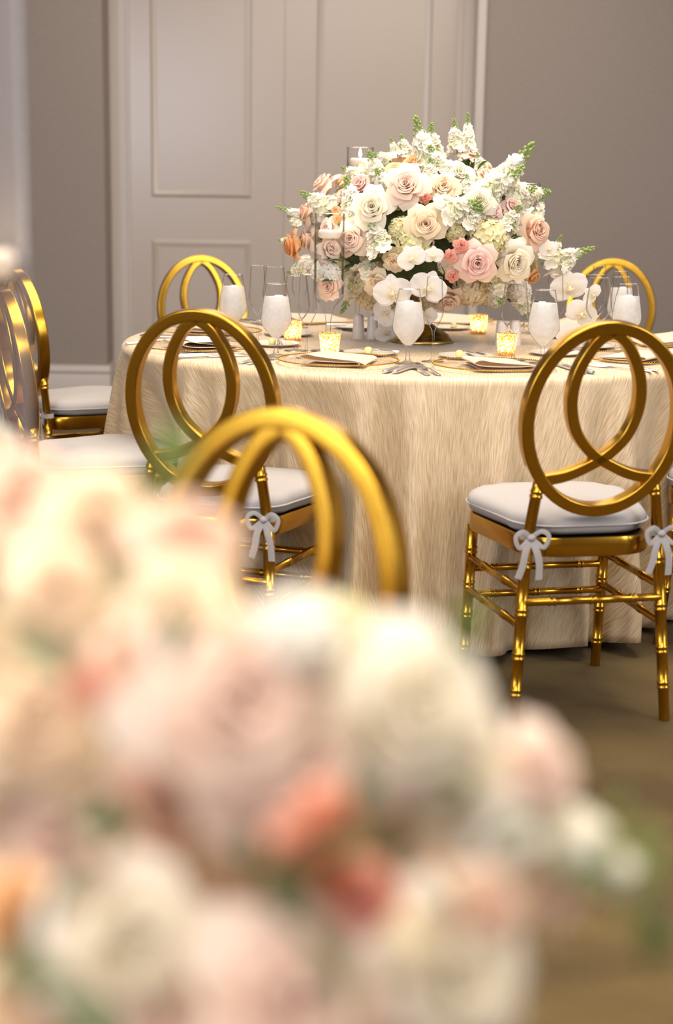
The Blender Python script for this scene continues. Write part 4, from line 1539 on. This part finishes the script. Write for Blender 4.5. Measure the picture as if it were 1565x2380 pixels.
FRONT=[
 ("rose","peach",0.012,-0.05,1.072,0.0284,0.15,-0.7,0.69),
 ("rose","peach",-0.002,-0.088,1.046,0.0251,0.12,-0.76,0.63),
 ("rose","cream",0.054,-0.079,1.064,0.0316,0.22,-0.74,0.63),
 ("rose","peach",0.1,-0.103,1.061,0.0265,0.28,-0.77,0.58),
 ("rose","cream",0.041,-0.119,1.039,0.0261,0.2,-0.79,0.57),
 ("rose","peach",0.081,-0.163,1.024,0.0152,0.24,-0.83,0.5),
 ("rose","salmon",0.067,-0.201,1.023,0.009,0.21,-0.86,0.47),
 ("rose","peach",0.087,-0.145,1.037,0.0136,0.25,-0.81,0.52),
 ("rose","white",0.087,-0.164,1.001,0.0171,0.25,-0.84,0.48),
 ("rose","cream",0.036,-0.149,0.987,0.0332,0.19,-0.85,0.49),
 ("rose","blush",0.13,-0.178,1.006,0.0429,0.29,-0.84,0.46),
 ("rose","blush",0.154,-0.175,0.974,0.036,0.33,-0.84,0.43),
 ("rose","white",0.204,-0.159,0.999,0.0365,0.36,-0.82,0.45),
 ("rose","white",0.23,-0.151,0.97,0.0255,0.39,-0.82,0.42),
 ("rose","blush",0.263,-0.142,0.963,0.0239,0.42,-0.81,0.41),
 ("rose","coral",0.166,-0.216,0.964,0.016,0.3,-0.87,0.4),
 ("rose","salmon",0.151,-0.221,0.953,0.0142,0.29,-0.87,0.39),
 ("rose","salmon",0.187,-0.209,0.93,0.0164,0.33,-0.87,0.37),
 ("hydrangea","white",0.248,-0.146,0.937,0.0239,0.42,-0.82,0.39),
 ("stock","white",0.286,-0.136,0.926,0.0162,0.45,-0.81,0.37),
 ("rose","apricot",0.035,-0.206,0.924,0.0165,0.18,-0.91,0.37),
 ("rose","peach",0.093,-0.166,0.953,0.0289,0.28,-0.86,0.42),
 ("rose","white",0.086,-0.222,0.916,0.0341,0.24,-0.9,0.35),
 ("rose","blush",0.155,-0.235,0.899,0.0389,0.3,-0.89,0.34),
 ("rose","white",0.22,-0.214,0.899,0.0347,0.36,-0.87,0.34),
 ("hydrangea","cream",0.205,-0.218,0.916,0.0162,0.34,-0.87,0.36),
 ("stock","white",0.308,-0.13,0.91,0.0103,0.46,-0.81,0.36),
 ("rose","peach",0.236,-0.208,0.929,0.0164,0.35,-0.86,0.37),
 ("rose","blush",0.276,-0.139,0.901,0.0163,0.46,-0.82,0.35),
 ("rose","blush",0.043,-0.152,0.931,0.0258,0.21,-0.89,0.41),
 ("rose","cream",0.114,-0.173,0.915,0.0271,0.32,-0.88,0.36),
 ("rose","white",0.217,-0.155,0.951,0.0196,0.4,-0.83,0.4),
 ("rose","peach",0.191,-0.163,0.954,0.0155,0.37,-0.83,0.4),
 ("rose","coral",0.168,-0.215,0.972,0.0125,0.3,-0.86,0.41),
 ("rose","coral",0.179,-0.212,0.939,0.0109,0.32,-0.87,0.38),
 ("rose","cream",0.039,-0.208,0.881,0.0334,0.19,-0.93,0.3),
 ("rose","cream",0.101,-0.147,1.04,0.0232,0.26,-0.81,0.52),
 ("hydrangea","white",0.155,-0.168,1.035,0.0206,0.3,-0.82,0.48),
 ("rose","cream",0.112,-0.164,1.035,0.0189,0.27,-0.83,0.5),
 ("rose","cream",-0.003,-0.138,1.019,0.0315,0.12,-0.83,0.55),
 ("rose","blush",0.101,-0.227,0.883,0.027,0.26,-0.91,0.31),
 ("rose","blush",0.195,-0.222,0.878,0.0273,0.34,-0.88,0.32),
 ("rose","cream",-0.01,-0.137,0.935,0.0404,0.09,-0.89,0.44),
 ("rose","peach",-0.002,-0.195,0.9,0.0376,0.12,-0.93,0.34),
 ("tip","green",0.075,-0.077,1.07,0.0422,0.35,-0.1,1.0),
 ("tip","green",0.084,-0.085,1.068,0.0397,0.35,-0.1,1.0),
 ("tip","green",0.219,-0.154,1.016,0.0308,0.35,-0.1,1.0),
 ("tip","green",0.225,-0.152,1.019,0.027,0.35,-0.1,1.0),
 ("tip","green",0.308,-0.13,0.902,0.033,0.35,-0.1,1.0),
 ("tip","green",0.303,-0.188,0.92,0.0302,0.35,-0.1,1.0),
 ("tip","green",0.298,-0.132,0.925,0.0245,0.35,-0.1,1.0),
 ("leaf","green",0.191,-0.223,0.965,0.0201,-0.94,-0.25,-0.35),
 ("leaf","green",0.208,-0.217,0.953,0.0204,0.4,-0.25,-0.92),
 ("leaf","green",0.2,-0.22,0.948,0.0203,0.1,-0.25,1.0),
 ("leaf","green",0.148,-0.238,0.949,0.0296,0.64,-0.25,0.76),
 ("leaf","green",0.164,-0.292,0.968,0.0268,-0.79,-0.25,0.61),
 ("leaf","green",0.158,-0.295,0.964,0.0267,0.4,-0.25,-0.92),
 ("leaf","green",0.061,-0.214,0.965,0.0204,1.0,-0.25,-0.0),
 ("leaf","green",0.077,-0.219,0.958,0.0203,-0.04,-0.25,1.0),
 ("leaf","green",0.07,-0.217,0.951,0.0204,-0.45,-0.25,-0.89),
 ("leaf","green",0.169,-0.23,1.008,0.0147,-0.99,-0.25,0.14),
 ("leaf","green",0.185,-0.224,0.997,0.0149,-0.1,-0.25,-1.0),
 ("leaf","green",0.178,-0.227,0.993,0.0148,0.57,-0.25,0.82),
 ("leaf","green",0.023,-0.178,1.049,0.021,0.12,-0.25,0.99),
 ("leaf","green",0.043,-0.197,1.046,0.0204,-1.0,-0.25,0.07),
 ("leaf","green",0.037,-0.203,1.042,0.0202,0.84,-0.25,-0.55),
 ("leaf","green",0.089,-0.187,1.06,0.0154,-0.99,-0.25,0.16),
 ("leaf","green",0.107,-0.207,1.057,0.015,-0.11,-0.25,-0.99),
 ("leaf","green",0.101,-0.213,1.053,0.0149,0.58,-0.25,0.82),
 ("leaf","green",0.294,-0.19,0.933,0.0178,-0.99,-0.25,0.15),
 ("leaf","green",0.313,-0.185,0.92,0.018,-0.1,-0.25,-1.0),
 ("leaf","green",0.292,-0.247,0.946,0.0162,0.57,-0.25,0.82),
 ("leaf","green",0.056,-0.269,0.933,0.022,0.2,-0.25,0.98),
 ("leaf","green",0.072,-0.274,0.927,0.0219,-0.99,-0.25,0.15),
 ("leaf","green",0.065,-0.272,0.92,0.022,0.79,-0.25,-0.61),
 ("leaf","green",0.127,-0.235,0.968,0.0164,-0.92,-0.25,-0.4),
 ("leaf","green",0.143,-0.239,0.961,0.0163,0.44,-0.25,-0.9),
 ("leaf","green",0.136,-0.238,0.955,0.0164,0.05,-0.25,1.0),
 ("leaf","green",0.229,-0.21,0.976,0.0136,-0.79,-0.25,0.61),
 ("leaf","green",0.246,-0.205,0.964,0.0138,-0.57,-0.25,-0.82),
 ("leaf","green",0.239,-0.207,0.96,0.0138,0.9,-0.25,0.44),
]



def compote(root, z0=0.0):
    MB().lathe([(.098, 0), (.099, .006), (.094, .013), (.087, .016), (.084, .024), (.076, .030), (.060, .040), (.040, .052), (.026, .062), (.021, .072), (.026, .078), (.021, .084), (.016, .10), (.016, .118), (.03, .128), (.07, .140), (.085, .165), (.085, .19)], 48, 0, 0, z0, cap0=True, cap1=True).obj('brass_foot', M['brass'], root)


arr = empty('flower_centerpiece', (TX, TY, ZT), 0, 'domed centrepiece of blush roses, white orchids and hydrangeas on a brass foot', 'flower arrangement')
compote(arr)
rg = random.Random(21)
ZO = 1.08 - ZT


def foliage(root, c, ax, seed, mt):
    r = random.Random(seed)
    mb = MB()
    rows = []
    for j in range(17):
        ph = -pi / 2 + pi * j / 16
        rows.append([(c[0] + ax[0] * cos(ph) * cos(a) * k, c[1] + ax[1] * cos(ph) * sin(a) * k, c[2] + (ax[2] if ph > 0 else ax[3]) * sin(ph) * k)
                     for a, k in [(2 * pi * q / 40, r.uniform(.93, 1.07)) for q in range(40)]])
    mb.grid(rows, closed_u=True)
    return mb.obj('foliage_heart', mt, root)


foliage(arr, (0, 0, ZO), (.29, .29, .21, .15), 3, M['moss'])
for e in CENTER:
    kind, col = e[0], e[1]
    loc = (e[2], e[3], e[4] + ZO)
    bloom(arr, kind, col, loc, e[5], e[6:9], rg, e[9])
# the sides and the back, which the photograph does not show, and the gaps
placed = [(Vector(e[2:5]), e[5]) for e in CENTER]
k = 0
tries = 0
while k < 90 and tries < 4000:
    tries += 1
    a = rg.uniform(0, 2 * pi)
    u = rg.uniform(-.75, 1)
    d = Vector((sqrt(1 - u * u) * cos(a), sqrt(1 - u * u) * sin(a), u))
    front = d.y < -.15
    p = Vector((d.x * .35, d.y * .35, d.z * (.265 if d.z > 0 else .18)))
    s = rg.uniform(.034, .046)
    kind, col = rg.choice((('rose', 'blush'), ('rose', 'white'), ('rose', 'cream'), ('rose', 'peach'), ('hydrangea', 'cream'), ('hydrangea', 'greencream'), ('hydrangea', 'white')))
    if front:
        p *= .90
        kind, col = rg.choice((('hydrangea', 'cream'), ('hydrangea', 'white'), ('leaf', 'green'), ('hydrangea', 'greencream')))
        s *= .8
    if any((p - q).length < (s + sq) * (.62 if front else .85) for q, sq in placed):
        continue
    placed.append((p, s))
    bloom(arr, kind, col, (p.x, p.y, p.z + ZO), s if kind != 'leaf' else .03, d, rg)
    k += 1
for q in range(60):
    a = rg.uniform(0, 2 * pi)
    u = rg.uniform(-.8, .95)
    d = Vector((sqrt(1 - u * u) * cos(a), sqrt(1 - u * u) * sin(a), u))
    bloom(arr, 'leaf', 'green', (d.x * .30, d.y * .30, d.z * (.22 if u > 0 else .15) + ZO), .034, d + Vector((rg.uniform(-.5, .5), rg.uniform(-.5, .5), rg.uniform(-.3, .3))), rg)

arr2 = empty('flower_centerpiece', (-.17, .80, ZT), 0, 'huge blurred arrangement of peach, blush and cream roses close to the camera', 'flower arrangement')
compote(arr2)
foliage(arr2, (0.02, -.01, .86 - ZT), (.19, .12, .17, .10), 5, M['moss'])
for e in FRONT:
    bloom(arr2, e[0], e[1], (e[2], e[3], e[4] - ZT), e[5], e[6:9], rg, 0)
for q in range(46):
    a = rg.uniform(0, 2 * pi)
    u = rg.uniform(-.5, 1)
    d = Vector((sqrt(1 - u * u) * cos(a), sqrt(1 - u * u) * sin(a), u))
    p = Vector((.02 + d.x * .21, -.01 + d.y * .13, .86 - ZT + d.z * (.185 if u > 0 else .12)))
    kind, col = rg.choice((('rose', 'blush'), ('rose', 'white'), ('rose', 'cream'), ('rose', 'peach'), ('hydrangea', 'cream'), ('hydrangea', 'greencream')))
    bloom(arr2, kind, col, p, .030, d, rg)
# ------------------------------------------------------------------ tall candle vases
def vase(x, y, zb, zr, R, lb, contents, zw=None, zt=ZT, pw=.7, haze=False):
    """stemmed cylinder: foot and stem up to zb, straight cylinder to zr, water to zw with a floating candle"""
    root = empty('candle_vase', (x, y, zt), 0, lb, 'vase', 'tall glass vases with floating candles')
    zb -= zt
    zr -= zt
    zw = zw - zt
    MB().lathe([(.011, zb - .045), (.020, zb - .022), (.036, zb - .006), (R - .001, zb + .002), (R, zb + .010), (R, zr)], 56).obj('cylinder', M['vaseglass'], root)
    MB().lathe([(R - .0025, zb + .012), (R - .0025, zr)], 56).obj('inner_wall', M['light_haze' if haze else 'glass'], root)
    MB().lathe([(R - .0022, zr), (R - .001, zr + .001), (R + .0004, zr), (R - .001, zr - .001), (R - .0022, zr)], 56).obj('rim', M['stemglass'], root)
    MB().lathe([(.052, .0012), (.052, .0028), (.030, .006), (.014, .013), (.009, .026), (.008, .05), (.008, zb - .07), (.011, zb - .044)], 32, cap0=True).obj('stem', M['stemglass'], root)
    wt = MB().lathe([(R - .004, zb + .012), (R - .004, zw), ], 48, cap0=True, cap1=True).obj('water', M['water'], root)
    cr = R * .74
    cd = empty('floating_candle', (x, y, zt + zw - .016), 0, 'white floating candle burning in the ' + lb, 'candle', 'floating candles')
    MB().lathe([(cr * .80, 0), (cr * .94, .005), (cr, .014), (cr * .99, .021), (cr * .88, .0245), (cr * .3, .0225)], 32, cap0=True, cap1=True).obj('wax', M['candle'], cd)
    MB().tube([(0, 0, .022), (0, .001, .029)], .0008, 6).obj('wick', M['ink'], cd)
    add_flame(cd, .027, 1.15)
    point('flame_light', (0, 0, .045), pw, cd, .008)
    for (kind, col, dx, dy, z, s, n) in contents:
        b = bloom(root, kind, col, (dx, dy, z - zt), s, n, rg)
        b['label'] = 'bloom under water in the vase' if kind != 'leaf' else 'leaf under water in the vase'
    return root


vase(-.033, 4.50, .915, 1.163, .0455, 'front-left tall stemmed vase with flowers under water', [
    ('rose', 'blush', 0.004, -.004, 1.058, .036, (.5, -.8, .3)), ('rose', 'peach', -.012, .006, 1.050, .034, (-.6, -.6, .2)), ('leaf', 'green', .0, -.034, 1.025, .028, (1, .1, -.1)),
    ('leaf', 'green', -.02, -.02, 1.028, .024, (1, .1, 0)), ('stock', 'white', .008, -.01, .985, .014, (-.9, -.2, .2)), ('leaf', 'green', .02, -.015, 1.018, .026, (-1, .2, .1)),
    ('hydrangea', 'white', .002, 0, .990, .032, (0, -1, .3)), ('leaf', 'green', -.02, -.025, .966, .022, (1, 0, 0)), ('rose', 'peach', .0, -.002, .950, .034, (-.3, -.9, .1))], zw=1.107)
vase(.061, 5.20, 1.10, 1.371, .0455, 'tallest rear vase rising above the flowers', [('rose', 'white', 0, 0, 1.27, .03, (0, -1, .3)), ('hydrangea', 'white', 0, 0, 1.21, .03, (0, -1, .3))], zw=1.328)
vase(.625, 5.20, 1.02, 1.262, .0455, 'rear right vase half hidden by the flowers', [('rose', 'white', 0, 0, 1.15, .03, (0, -1, .3))], zw=1.212)
vase(-.336, 1.42, .95, 1.62, .0455, 'tall blurred vase at the left edge of the photo', [('rose', 'white', 0, 0, .985, .026, (.3, -1, .3))], zw=1.158, pw=.2, haze=True)
